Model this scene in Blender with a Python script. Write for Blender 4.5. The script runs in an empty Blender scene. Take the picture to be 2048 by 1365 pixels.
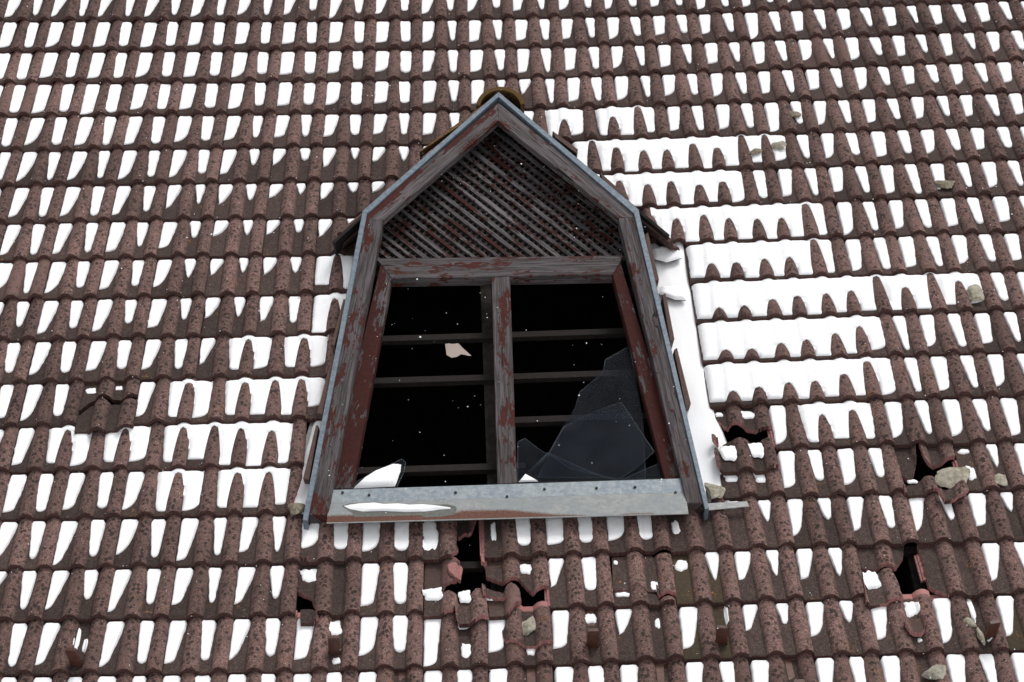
import bpy, bmesh, math, random, json
from mathutils import Vector, Matrix, noise as mn
D = json.loads(r'''{"CAM":{"C":[2.64925,-11.35721,7.72903],"R":[[0.9994036,-0.0337262,-0.0074177],[-0.028058,-0.6678566,-0.7437609],[0.0201302,0.7435255,-0.6684045]],"f":4278.318644749114},"CX":[-0.00931,-0.00422,0.0265,0.00441,-0.02099,-0.00542,0.00905,0.00315,0.00515,0.01349,0.00868,-0.01089,0.00546,-0.01271,0.00415],"CY":[-0.00549,0.00087,0.01863,-0.00252,-0.015,0.02402,0.02626,-0.03925,-0.01237,0.05019,-0.03416,0.02375,-0.01487,-0.02185,-0.02668],"DORMER":{"strip_barge_left":[[2.8674,-0.8695,0.3033],[2.866,-0.9165,0.3004],[2.1002,-1.918,0.2385],[2.069,-1.9,0.2396]],"strip_barge_right":[[2.8674,-0.8695,0.3033],[3.6253,-1.9496,0.2365],[3.5951,-1.9777,0.2348],[2.866,-0.9165,0.3004]],"strip_post_left":[[2.0718,-1.9001,0.2396],[2.0974,-1.9179,0.2385],[1.8368,-4.1425,0.101],[1.8122,-4.1352,0.1014]],"strip_post_right":[[3.5951,-1.9777,0.2348],[3.6225,-1.9495,0.2365],[3.8027,-4.1388,0.1012],[3.7825,-4.1444,0.1009]],"barge_left":[[2.8619,-0.9524,0.2861],[2.8568,-1.1236,0.2756],[2.1898,-1.9618,0.2238],[2.0945,-1.958,0.224],[2.0938,-1.9079,0.2271]],"barge_right":[[2.8619,-0.9524,0.2861],[3.5999,-1.9555,0.2241],[3.5996,-1.9973,0.2216],[3.5069,-1.9977,0.2215],[2.8568,-1.1236,0.2756]],"post_left":[[2.0917,-1.9579,0.224],[2.1841,-1.9616,0.2238],[1.9349,-4.0975,0.0918],[1.8345,-4.0968,0.0918]],"post_right":[[3.5069,-1.9977,0.2215],[3.5996,-1.9973,0.2216],[3.7806,-4.0952,0.0919],[3.6998,-4.0889,0.0923]],"lintel":[[2.1424,-2.2182,0.1579],[3.5158,-2.2486,0.156],[3.4953,-2.3041,0.1526],[3.4475,-2.398,0.1468],[2.2346,-2.3816,0.1478],[2.176,-2.2638,0.1551]],"jamb_left":[[2.1731,-2.2614,0.1532],[2.2345,-2.3794,0.146],[2.048,-3.8838,0.053],[1.9235,-3.8855,0.0529]],"jamb_right":[[3.4477,-2.3958,0.1449],[3.4982,-2.302,0.1507],[3.7159,-3.8858,0.0529],[3.6103,-3.8883,0.0527]],"mullion":[[2.783,-2.391,0.1432],[2.8847,-2.3871,0.1435],[2.8697,-3.8776,0.0514],[2.772,-3.8837,0.051]],"plate":[[1.9488,-3.919,0.0828],[3.697,-3.9114,0.0833],[3.7012,-4.003,0.0776],[1.9361,-4.006,0.0774]],"apron":[[3.7012,-4.003,0.0776],[1.9361,-4.006,0.0774],[1.9305,-4.1667,0.105],[3.6983,-4.1752,0.105]],"lat_region":[[2.8623,-0.8743,0.131],[3.5496,-1.8136,0.0729],[3.5697,-2.1639,0.0513],[2.1219,-2.1308,0.0533],[2.1462,-1.7575,0.0764]],"lat_front":[[[0.3532,-0.1036,0.1786],[2.1833,-2.2102,0.0484]],[[0.4302,-0.1067,0.1784],[2.2519,-2.2129,0.0482]],[[0.5071,-0.1099,0.1782],[2.3204,-2.2156,0.0481]],[[0.584,-0.113,0.178],[2.3889,-2.2184,0.0479]],[[0.6609,-0.1162,0.1778],[2.4575,-2.2211,0.0477]],[[0.7378,-0.1193,0.1776],[2.526,-2.2238,0.0476]],[[0.8147,-0.1225,0.1774],[2.5945,-2.2265,0.0474]],[[0.8916,-0.1256,0.1772],[2.663,-2.2292,0.0472]],[[0.9685,-0.1288,0.177],[2.7315,-2.2319,0.0471]],[[1.0453,-0.1319,0.1768],[2.8,-2.2347,0.0469]],[[1.1222,-0.1351,0.1767],[2.8685,-2.2374,0.0467]],[[1.199,-0.1382,0.1765],[2.937,-2.2401,0.0466]],[[1.2759,-0.1414,0.1763],[3.0055,-2.2428,0.0464]],[[1.3527,-0.1445,0.1761],[3.074,-2.2455,0.0462]],[[1.4295,-0.1477,0.1759],[3.1424,-2.2482,0.0461]],[[1.5064,-0.1508,0.1757],[3.2109,-2.251,0.0459]],[[1.5832,-0.154,0.1755],[3.2793,-2.2537,0.0457]],[[1.66,-0.1571,0.1753],[3.3478,-2.2564,0.0456]],[[1.7368,-0.1602,0.1751],[3.4162,-2.2591,0.0454]],[[1.8136,-0.1634,0.1749],[3.4847,-2.2618,0.0452]],[[1.8904,-0.1665,0.1747],[3.5531,-2.2645,0.0451]],[[1.9671,-0.1697,0.1745],[3.6215,-2.2672,0.0449]],[[2.0439,-0.1728,0.1743],[3.69,-2.27,0.0447]],[[2.1207,-0.176,0.1741],[3.7584,-2.2727,0.0445]],[[2.1974,-0.1791,0.1739],[3.8268,-2.2754,0.0444]],[[2.2742,-0.1823,0.1737],[3.8952,-2.2781,0.0442]]],"lat_back":[[[1.8288,-2.1806,0.0362],[3.5269,-0.2146,0.1577]],[[1.8804,-2.1827,0.0361],[3.5847,-0.217,0.1576]],[[1.9321,-2.1847,0.036],[3.6424,-0.2194,0.1574]],[[1.9837,-2.1868,0.0359],[3.7001,-0.2217,0.1573]],[[2.0354,-2.1888,0.0357],[3.7578,-0.2241,0.1572]],[[2.087,-2.1909,0.0356],[3.8155,-0.2265,0.157]],[[2.1387,-2.1929,0.0355],[3.8732,-0.2288,0.1569]],[[2.1903,-2.195,0.0353],[3.9309,-0.2312,0.1567]],[[2.242,-2.197,0.0352],[3.9885,-0.2336,0.1566]],[[2.2936,-2.1991,0.0351],[4.0462,-0.2359,0.1564]],[[2.3452,-2.2011,0.035],[4.1039,-0.2383,0.1563]],[[2.3968,-2.2032,0.0348],[4.1616,-0.2406,0.1561]],[[2.4485,-2.2052,0.0347],[4.2192,-0.243,0.156]],[[2.5001,-2.2073,0.0346],[4.2769,-0.2454,0.1558]],[[2.5517,-2.2093,0.0345],[4.3346,-0.2477,0.1557]],[[2.6033,-2.2114,0.0343],[4.3922,-0.2501,0.1555]],[[2.6549,-2.2134,0.0342],[4.4499,-0.2525,0.1554]],[[2.7065,-2.2155,0.0341],[4.5075,-0.2548,0.1553]],[[2.7581,-2.2175,0.034],[4.5652,-0.2572,0.1551]],[[2.8097,-2.2195,0.0338],[4.6228,-0.2595,0.155]],[[2.8613,-2.2216,0.0337],[4.6804,-0.2619,0.1548]],[[2.9129,-2.2236,0.0336],[4.7381,-0.2643,0.1547]],[[2.9645,-2.2257,0.0335],[4.7957,-0.2666,0.1545]],[[3.0161,-2.2277,0.0333],[4.8533,-0.269,0.1544]],[[3.0677,-2.2298,0.0332],[4.9109,-0.2713,0.1542]],[[3.1193,-2.2318,0.0331],[4.9685,-0.2737,0.1541]],[[3.1708,-2.2339,0.0329],[5.0261,-0.2761,0.1539]],[[3.2224,-2.2359,0.0328],[5.0837,-0.2784,0.1538]],[[3.274,-2.238,0.0327],[5.1413,-0.2808,0.1536]],[[3.3255,-2.24,0.0326],[5.1989,-0.2831,0.1535]],[[3.3771,-2.242,0.0324],[5.2565,-0.2855,0.1534]],[[3.4287,-2.2441,0.0323],[5.3141,-0.2879,0.1532]],[[3.4802,-2.2461,0.0322],[5.3717,-0.2902,0.1531]],[[3.5318,-2.2482,0.0321],[5.4293,-0.2926,0.1529]]],"ridge":[2.8761,-0.9612,0.2556],"apex":[2.8675,-0.8633,0.2916],"eave_left":[1.8948,-2.1433,0.2125],"eave_right":[3.7929,-2.1659,0.2111],"cheeks":[[[3.703,-2.6126,0.1735],[3.7205,-2.5978,0.1745],[3.7386,-2.9479,0.1528],[3.7135,-2.9617,0.152]],[[3.7289,-3.0288,0.1478],[3.746,-3.0148,0.1487],[3.7824,-3.4187,0.1237],[3.7529,-3.4315,0.1229]],[[1.9781,-2.5754,0.1758],[1.9944,-2.5837,0.1753],[1.938,-2.929,0.154],[1.9192,-2.9171,0.1547]],[[1.9266,-3.0021,0.1495],[1.9426,-3.0101,0.149],[1.8883,-3.4181,0.1238],[1.8597,-3.4066,0.1245]],[[3.6456,-2.1322,0.2032],[3.6639,-2.1124,0.2045],[3.6937,-2.4953,0.1808],[3.6659,-2.502,0.1804]],[[1.8571,-3.4895,0.1193],[1.8701,-3.4969,0.1189],[1.8334,-3.8584,0.0966],[1.8033,-3.8506,0.097]]],"verge":[[[2.3928,-1.3525,0.2314],[2.4045,-1.3306,0.2328],[2.573,-1.1475,0.2441],[2.7086,-1.001,0.2531],[2.8003,-0.9019,0.2593],[2.7992,-0.944,0.2567],[2.7078,-1.0427,0.2506],[2.5727,-1.1749,0.2424]],[[3.175,-1.1901,0.2414],[3.3154,-1.3629,0.2308],[3.3047,-1.3982,0.2286],[3.1868,-1.2497,0.2378]],[[3.4306,-1.5709,0.2179],[3.5813,-1.7971,0.2039],[3.5704,-1.8307,0.2019],[3.4413,-1.628,0.2144]]],"foot":[2.8006,-4.1784,0.0868],"glass":[[[3.506,-2.8972,0.066],[3.3688,-2.992,0.0601],[3.3547,-3.0868,0.0542],[3.223,-3.219,0.0461],[3.1906,-3.3316,0.0391],[3.1324,-3.452,0.0317],[3.0463,-3.6377,0.0202],[2.9755,-3.8029,0.01],[3.5213,-3.8307,0.0083],[3.5369,-3.4329,0.0328]],[[3.4319,-3.3317,0.0691],[3.3173,-3.3766,0.0663],[3.1224,-3.4911,0.0593],[3.0342,-3.6757,0.0478],[3.1404,-3.7806,0.0414],[3.3795,-3.8628,0.0363],[3.481,-3.7837,0.0412],[3.5753,-3.6798,0.0476]],[[2.9223,-3.5482,0.0407],[2.883,-3.574,0.0391],[2.873,-3.8492,0.0221],[2.9121,-3.8143,0.0243],[3.0451,-3.662,0.0337],[3.0027,-3.6434,0.0348]],[[3.0343,-3.6732,0.056],[2.912,-3.819,0.047],[2.8774,-3.8706,0.0438],[3.3859,-3.877,0.0434],[3.2636,-3.826,0.0466]],[[3.3879,-3.8539,0.0268],[3.6033,-3.7456,0.0335],[3.6092,-3.8559,0.0267]]],"glass_left":[[2.2942,-3.6849,0.0553],[2.3144,-3.7126,0.0536],[2.3044,-3.7789,0.0495],[2.2695,-3.8734,0.0436],[2.0499,-3.878,0.0433],[2.069,-3.8261,0.0465]],"glass_snow":[[2.0528,-3.8812,0.0501],[2.0895,-3.8334,0.0531],[2.159,-3.7798,0.0564],[2.2643,-3.7306,0.0595],[2.2895,-3.7349,0.0592],[2.2871,-3.7781,0.0565],[2.2599,-3.8761,0.0505]],"apron_snow":[[2.0089,-4.0341,0.0859],[2.0405,-4.0236,0.0843],[2.1341,-4.0201,0.0838],[2.1886,-4.0348,0.0861],[2.2798,-4.0352,0.0862],[2.3489,-4.0506,0.0887],[2.435,-4.0508,0.0888],[2.5334,-4.0716,0.0921],[2.5382,-4.0798,0.0934],[2.4841,-4.0851,0.0943],[2.4105,-4.0975,0.0962],[2.3124,-4.0967,0.096],[2.2141,-4.084,0.094],[2.1037,-4.0826,0.0937],[2.0417,-4.0597,0.09]],"nails":[[2.0017,-3.9419,0.0864],[2.1333,-3.9632,0.0851],[2.5618,-3.9635,0.0851],[2.816,-3.9993,0.0828],[3.0036,-3.9578,0.0854],[3.2619,-3.9613,0.0852],[3.4533,-3.9622,0.0851],[3.651,-4.0056,0.0825]],"apron_wet":[[2.0012,-4.0309,0.0829],[2.04,-4.0127,0.08],[2.151,-4.01,0.0796],[2.287,-4.0287,0.0827],[2.435,-4.0439,0.0851],[2.5212,-4.0441,0.0852],[2.5604,-4.062,0.0881],[2.5675,-4.0903,0.0926],[2.55,-4.1292,0.0988],[2.4838,-4.1418,0.1007],[2.4105,-4.1422,0.1008],[2.3128,-4.1454,0.1012],[2.215,-4.1367,0.0998],[2.1298,-4.1483,0.1016],[2.0682,-4.1296,0.0986],[2.0574,-4.0974,0.0935]]},"ROOF":{"footprint":[[2.1136,-1.7479],[2.1547,-1.588],[2.8648,-0.735],[3.5316,-1.6473],[3.5977,-1.8116],[3.6744,-3.1773],[3.7029,-3.9972],[3.6324,-4.0866],[1.9496,-4.0452],[1.9098,-3.9583],[1.981,-2.7922]],"sheet_right":[[3.686,-1.9289,0.0],[3.8852,-1.9374,0.0],[3.8837,-2.3116,0.0],[3.8932,-2.6695,0.0],[3.9004,-3.0314,0.0],[3.9123,-3.3017,0.0],[3.9356,-3.4527,0.0],[3.9703,-3.6555,0.0],[3.9405,-4.0172,0.0],[3.7701,-4.024,-0.0],[3.6811,-3.1003,0.0]],"sheet_left":[[1.9888,-1.9459,0.0],[1.869,-2.2044,0.0],[1.8541,-3.0241,0.0],[1.8239,-3.2905,0.0],[1.7509,-3.7252,0.0],[1.7033,-4.008,0.0],[1.8873,-4.0291,0.0],[1.9867,-3.0296,0.0],[2.0456,-1.9484,0.0]],"corner_sheet":[[3.7578,-4.0671,0.06],[4.0014,-4.06,0.06],[4.0074,-4.0943,0.06],[3.7753,-4.1154,0.06]],"step1":[[3.6918,-2.0795,0.05],[3.7475,-2.0552,0.05],[3.8564,-2.0998,0.05],[3.854,-2.1569,0.05],[3.7665,-2.1926,0.05],[3.6992,-2.1591,0.05]],"step2":[[3.7123,-2.4015,0.05],[3.8367,-2.4025,0.05],[3.8429,-2.4833,0.05],[3.8452,-2.517,0.05],[3.785,-2.5145,0.05],[3.7017,-2.4604,0.05]],"pieces":[["roof_tile",7,14,[[-0.0221,0.3614],[0.3072,0.364],[0.3012,-0.0286],[0.1155,-0.0351],[0.1014,-0.0347],[0.0883,0.0493],[0.0661,0.1219],[0.0269,0.1452],[-0.0073,0.1621]],0,"tile with its lower left corner broken out into a black hole",[0,0]],["tile_fragment",7,14,[[0.0195,0.0224],[0.0759,0.0268],[0.0934,0.0046],[0.1097,-0.0452],[0.0893,-0.063],[0.0259,-0.061]],0.012,"small flat tile chunk lying below a black hole left of the middle",[0,0]],["roof_tile",9,13,[[-0.0055,0.3879],[0.1659,0.3807],[0.1679,0.1908],[0.1643,0.1178],[0.1733,0.0713],[0.1631,0.0422],[0.1405,-0.0123],[0.0824,-0.0294],[0.0003,-0.0454]],0,"tile broken off on its right beside the largest hole",[0,0]],["roof_tile",9,13,[[0.1503,0.3875],[0.2897,0.3817],[0.2596,0.2603],[0.2385,0.1939],[0.2069,0.2153],[0.1744,0.1799]],-0.028,"pink broken tile remnant hanging under the metal sill",[0,0]],["roof_tile",9,14,[[0.005,0.3646],[0.1744,0.358],[0.1712,0.2996],[0.1579,0.2037],[0.1122,0.18],[0.0855,0.1208],[0.0475,0.1349],[0.0046,0.1461]],-0.005,"broken tile with a freshly fractured pink upper end",[0,0]],["roof_tile",9,14,[[0.0051,0.0807],[0.081,0.0935],[0.1191,0.1046],[0.1616,0.0904],[0.1681,0.0432],[0.1607,0.0186],[0.1391,-0.0178],[0.0801,-0.034],[0.005,-0.0373]],0.012,"loose nose piece of tile under the largest hole",[0,0]],["roof_tile",9,14,[[0.1537,0.0119],[0.1875,0.0604],[0.2235,0.0904],[0.2523,0.1113],[0.2971,0.0938],[0.3076,-0.062],[0.2722,-0.0729],[0.2436,-0.0963],[0.1734,-0.0997],[0.1529,-0.056]],0.02,"slipped lower tile corner hanging over the course below",[0,0]],["roof_tile",10,14,[[0.0016,0.3616],[0.3136,0.355],[0.3031,0.1365],[0.2523,0.1197],[0.2229,0.102],[0.1783,0.1767],[0.1553,0.2],[0.0878,0.1837],[0.0338,0.2179],[0.0031,0.2352]],0,"tile snapped into a zigzag edge above a black hole",[0,0]],["roof_tile",10,14,[[0.0059,0.0628],[0.0728,0.0851],[0.0958,0.1346],[0.12,0.1463],[0.1569,0.1131],[0.1635,0.0375],[0.1339,0.0045],[0.1014,-0.0529],[0.0098,-0.0552]],0.012,"tile stump between two black holes",[0,0]],["roof_tile",12,14,[[0.0164,0.3378],[0.2097,0.3354],[0.2109,0.1864],[0.209,0.0848],[0.1588,0.0809],[0.1217,0.1205],[0.0727,0.1038],[0.004,0.107]],0.004,"cracked tile with its lower half slid down",[0,0]],["roof_tile",12,14,[[0.0106,0.0976],[0.0655,0.1013],[0.124,0.1176],[0.1634,0.0779],[0.2054,0.0696],[0.2204,0.025],[0.2164,-0.0711],[0.1404,-0.0799],[-0.0025,-0.0764]],0,"slid lower half of a cracked tile",[0,0]],["roof_tile",12,14,[[0.1939,0.3212],[0.3245,0.3216],[0.3028,0.0473],[0.2588,0.0587],[0.2134,0.0545],[0.2103,0.1527]],0.006,"right third of a cracked tile",[0,0]],["roof_tile",12,14,[[0.2201,0.0219],[0.2537,0.0266],[0.2946,0.0091],[0.2968,-0.0655],[0.2164,-0.0711]],0,"nose piece of a cracked tile beside a thin black gap",[0,0]],["roof_tile",14,11,[[-0.0031,0.382],[0.337,0.3862],[0.2997,0.1523],[0.2487,0.1367],[0.1878,0.1621],[0.1394,0.1869],[0.1023,0.2],[0.0757,0.1719],[0.0191,0.2604]],0,"tile with its whole lower half missing over a black hole",[0,0]],["roof_tile",14,11,[[-0.0376,-0.0235],[0.0082,-0.0008],[0.0378,0.0338],[0.0768,0.0607],[0.1459,0.0424],[0.2275,0.0416],[0.2807,0.0387],[0.29,-0.1694],[0.1927,-0.1817],[-0.0078,-0.1779],[-0.0228,-0.1348]],0.012,"slipped lower half of a broken tile with two snow patches",[0,0]],["roof_tile",17,12,[[-0.0002,0.3758],[0.1162,0.3707],[0.0904,0.2098],[0.0545,0.1053],[0.026,0.0995],[-0.0009,0.1323]],-0.002,"narrow left strip of a shattered tile",[0,0]],["roof_tile",17,12,[[0.127,0.3755],[0.3003,0.3752],[0.2909,0.2312],[0.208,0.2063],[0.1479,0.1804],[0.1355,0.2237],[0.1306,0.2669]],0,"upper right part of a shattered tile above a black hole",[0,0]],["roof_tile",17,12,[[-0.0109,0.0232],[0.0543,0.0551],[0.1069,0.0703],[0.1453,0.0616],[0.153,-0.0185],[0.0878,-0.0364],[-0.0166,-0.0388]],0.01,"curved nose piece of a shattered tile below a black hole",[0,0]],["tile_fragment",17,12,[[0.1372,-0.0509],[0.1974,-0.0329],[0.284,0.0187],[0.3005,-0.0373],[0.265,-0.0805],[0.1651,-0.1137],[0.1456,-0.0856]],0.03,"broken tile chunk wedged under the large mortar lump at the right",[0,0]],["roof_tile",16,14,[[-0.0026,0.3555],[0.2323,0.3523],[0.2148,0.2775],[0.155,0.1795],[0.1211,0.2067],[0.0546,0.1966],[-0.0141,0.2026]],0,"upper part of a snapped tile beside the right hand black hole",[0,0]],["roof_tile",16,14,[[-0.0073,0.1292],[0.0521,0.1427],[0.09,0.17],[0.1312,0.1587],[0.1562,0.0652],[0.1553,0.0179],[0.1638,-0.0294],[0.0975,-0.0454],[-0.0188,-0.0654]],0.01,"lower left part of a snapped tile beside the right hand black hole",[0,0]],["roof_tile",17,14,[[-0.0124,0.3598],[0.3011,0.3616],[0.2935,-0.0243],[0.1768,-0.042],[0.0901,-0.0389],[0.0478,0.0285],[-0.0211,0.0689]],0,"tile with its lower left corner broken away",[0,0]],["roof_tile",3,10,[[-0.0006,0.359],[0.3141,0.3606],[0.3025,0.2182],[0.2316,0.19],[0.1619,0.1998],[0.1097,0.2168],[0.0534,0.1805],[-0.0026,0.103]],0.004,"cracked tile, upper piece",[0,0]],["roof_tile",6,12,[[-0.0351,0.3657],[0.2983,0.365],[0.2952,0.2656],[0.2815,0.1785],[0.2636,0.0822],[0.2418,-0.0296],[0.1957,-0.0483],[-0.0065,-0.0549]],0,"tile trimmed slantwise along the left flashing",[0,0]],["roof_tile",3,10,[[0.0027,0.0495],[0.0633,0.1301],[0.1168,0.1663],[0.1692,0.1456],[0.2378,0.1434],[0.3089,0.1677],[0.3104,-0.042],[0.2407,-0.0692],[0.0084,-0.0765]],0.012,"cracked tile, lower piece pushed out of line",[0,0]],["tile_fragment",10,15,[[0.0677,0.2033],[0.1,0.2693],[0.133,0.2773],[0.292,0.2712],[0.2962,0.107],[0.231,0.0945],[0.1504,0.1036],[0.0888,0.13],[0.0801,0.1484]],0.022,"large broken tile chunk lying over a course under the biggest hole",[0,0]],["tile_fragment",16,15,[[0.1487,0.1771],[0.1749,0.1945],[0.195,0.1753],[0.2277,0.1894],[0.2472,0.1673],[0.2251,0.1073],[0.2094,0.0837],[0.1519,0.0858],[0.1414,0.1195]],0.04,"heart shaped tile chunk lying in a tile channel at lower right",[0,0]],["tile_fragment",14,11,[[-0.0851,-0.0318],[-0.0682,0.0286],[-0.0354,0.0703],[0.0115,0.0787],[0.0072,0.0208],[-0.0265,0.0154],[-0.0453,-0.016],[-0.0537,-0.0442]],0.03,"curved tile shard lying on the snowy metal flashing",[0,0]],["tile_fragment",10,14,[[-0.0351,0.1046],[-0.0136,0.1131],[0.0425,0.0856],[0.0939,0.0678],[0.1002,0.0425],[0.0414,0.0481],[-0.0149,0.0598]],0.045,"thin pink tile shard lying across the biggest hole",[0,0]],["tile_fragment",7,13,[[0.0155,0.0396],[0.032,0.0488],[0.0476,0.0255],[0.0389,0.003],[0.0197,0.0005]],0.03,"thumb sized tile crumb beside the snow under the left post",[0,0]],["tile_fragment",9,14,[[0.1136,0.28],[0.1427,0.3048],[0.1814,0.3098],[0.1883,0.2901],[0.1776,0.2133],[0.1488,0.208],[0.1204,0.238]],0.012,"fresh pink tile fracture above the batten in the biggest hole",[0,0]],["tile_fragment",10,14,[[-0.059,0.3467],[-0.0345,0.362],[0.0064,0.3537],[0.0074,0.2984],[-0.0191,0.2995],[-0.0379,0.3197]],0.012,"fresh pink knob of broken tile at the right rim of the biggest hole",[0,0]]],"hooks":[[0.7992,-4.9497,-0.5],[1.9871,-4.9228,0.05],[3.1835,-4.9286,0],[3.7844,-4.9346,-0.25],[5.0289,-4.9573,0.45],[2.3038,-5.2274,0],[2.8938,-5.2393,0],[3.4751,-5.2509,-0.1],[4.0885,-5.2638,0.1]],"stones":[[[4.6709,-0.8179,0.04],0.0741,0.0557,0.02,"small dark flat stone, topmost of the lumps at upper right",1],[[4.3857,-1.1893,0.04],0.0902,0.0585,0.025,"dark wedge shaped mortar lump on snow beside a paler lump",1],[[4.5334,-1.1312,0.04],0.0967,0.0714,0.03,"pale mortar lump with a flat face, right of a darker wedge on snow",0],[[5.4493,-1.5506,0.04],0.1194,0.0829,0.035,"oval grey stone lying on snow near the right edge, below the trio of small lumps",1],[[5.4365,-2.5307,0.04],0.09,0.1328,0.035,"pale angular mortar lump on snow at mid height by the right edge",0],[[3.8388,-3.9895,0.04],0.1152,0.1044,0.05,"beige mortar lump wedged between the right dormer post and tile end",0],[[5.0555,-3.9387,0.04],0.215,0.1778,0.06,"largest mortar lump, lying over the broken tile hole at right",0],[[5.2842,-3.9515,0.04],0.072,0.0928,0.03,"small pale mortar crumb at the end of a snow tongue right of the largest lump",0],[[2.8882,-4.8073,0.04],0.085,0.1181,0.035,"triangular beige mortar lump on snow below the biggest hole",0],[[4.7316,-5.1586,0.04],0.118,0.0852,0.045,"pitted rounded concrete lump at the bottom right edge",2],[[4.955,-4.8719,0.04],0.0724,0.0469,0.025,"stick shaped mortar sliver leaning on a brown snow hook",0],[[4.9879,-4.9551,0.04],0.0312,0.1134,0.025,"upright mortar sliver beside the rightmost brown snow hook",0],[[1.7734,-4.0147,0.04],0.0898,0.09,0.04,"crumbly moss and mortar clump at the foot of the left dormer post",1]]},"HOLE":[[2.4737,2.5416,-1.1112],[2.4994,2.5419,-1.1119],[2.5138,2.5459,-1.1187],[2.5504,2.5464,-1.1196],[2.5654,2.541,-1.1103],[2.6044,2.5641,-1.1502],[2.6652,2.5931,-1.2005],[2.6395,2.5928,-1.1999],[2.6141,2.5886,-1.1927],[2.5885,2.5864,-1.1888],[2.5586,2.5953,-1.2044],[2.5181,2.5985,-1.2099],[2.4821,2.5867,-1.1894]],"VR":1.9,"rafter":[2.753]}''')
random.seed(11)
sc = bpy.context.scene
COL = sc.collection
PITCH = math.radians(60)
RX = Matrix.Rotation(PITCH, 4, 'X')
G = 0.335          # tile gauge
TW = 0.30          # tile cover width

# ------------------------------------------------------------------ camera
cam = bpy.data.cameras.new('camera')
cam.sensor_fit = 'HORIZONTAL'; cam.sensor_width = 36.0
cam.lens = 36.0 * D['CAM']['f'] / 2048.0
cam.clip_start = 0.1; cam.clip_end = 2000
camo = bpy.data.objects.new('camera', cam); COL.objects.link(camo)
Rm = D['CAM']['R']
Mc = Matrix(((Rm[0][0], -Rm[1][0], -Rm[2][0], D['CAM']['C'][0]),
             (Rm[0][1], -Rm[1][1], -Rm[2][1], D['CAM']['C'][1]),
             (Rm[0][2], -Rm[1][2], -Rm[2][2], D['CAM']['C'][2]),
             (0, 0, 0, 1)))
camo.matrix_world = RX @ Mc
sc.camera = camo

# ------------------------------------------------------------------ light
SUN_EL, SUN_ROT = math.radians(64), math.radians(128)
world = bpy.data.worlds.new('World'); sc.world = world; world.use_nodes = True
nt = world.node_tree; nt.nodes.clear()
sky = nt.nodes.new('ShaderNodeTexSky'); sky.sky_type = 'NISHITA'; sky.sun_disc = False
sky.sun_elevation = SUN_EL; sky.sun_rotation = SUN_ROT; sky.dust_density = 4.0; sky.air_density = 1.5
hs = nt.nodes.new('ShaderNodeHueSaturation'); hs.inputs['Saturation'].default_value = 0.16
bg = nt.nodes.new('ShaderNodeBackground'); bg.inputs['Strength'].default_value = 0.115
wo = nt.nodes.new('ShaderNodeOutputWorld')
nt.links.new(sky.outputs[0], hs.inputs['Color']); nt.links.new(hs.outputs[0], bg.inputs['Color']); nt.links.new(bg.outputs[0], wo.inputs[0])
sun = bpy.data.lights.new('sun', 'SUN'); sun.energy = 1.45; sun.angle = math.radians(24); sun.color = (1.0, 0.97, 0.93)
suno = bpy.data.objects.new('sun', sun); COL.objects.link(suno)
sd = Vector((math.sin(SUN_ROT) * math.cos(SUN_EL), math.cos(SUN_ROT) * math.cos(SUN_EL), math.sin(SUN_EL)))
suno.rotation_euler = sd.to_track_quat('Z', 'Y').to_euler(); suno.location = (0, -20, 20)
sc.view_settings.view_transform = 'Standard'; sc.view_settings.look = 'None'
sc.view_settings.gamma = 1.0; sc.view_settings.use_curve_mapping = False
sc.view_settings.exposure = 0.03
sc.cycles.max_bounces = 6
sc.cycles.use_adaptive_sampling = False

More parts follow.
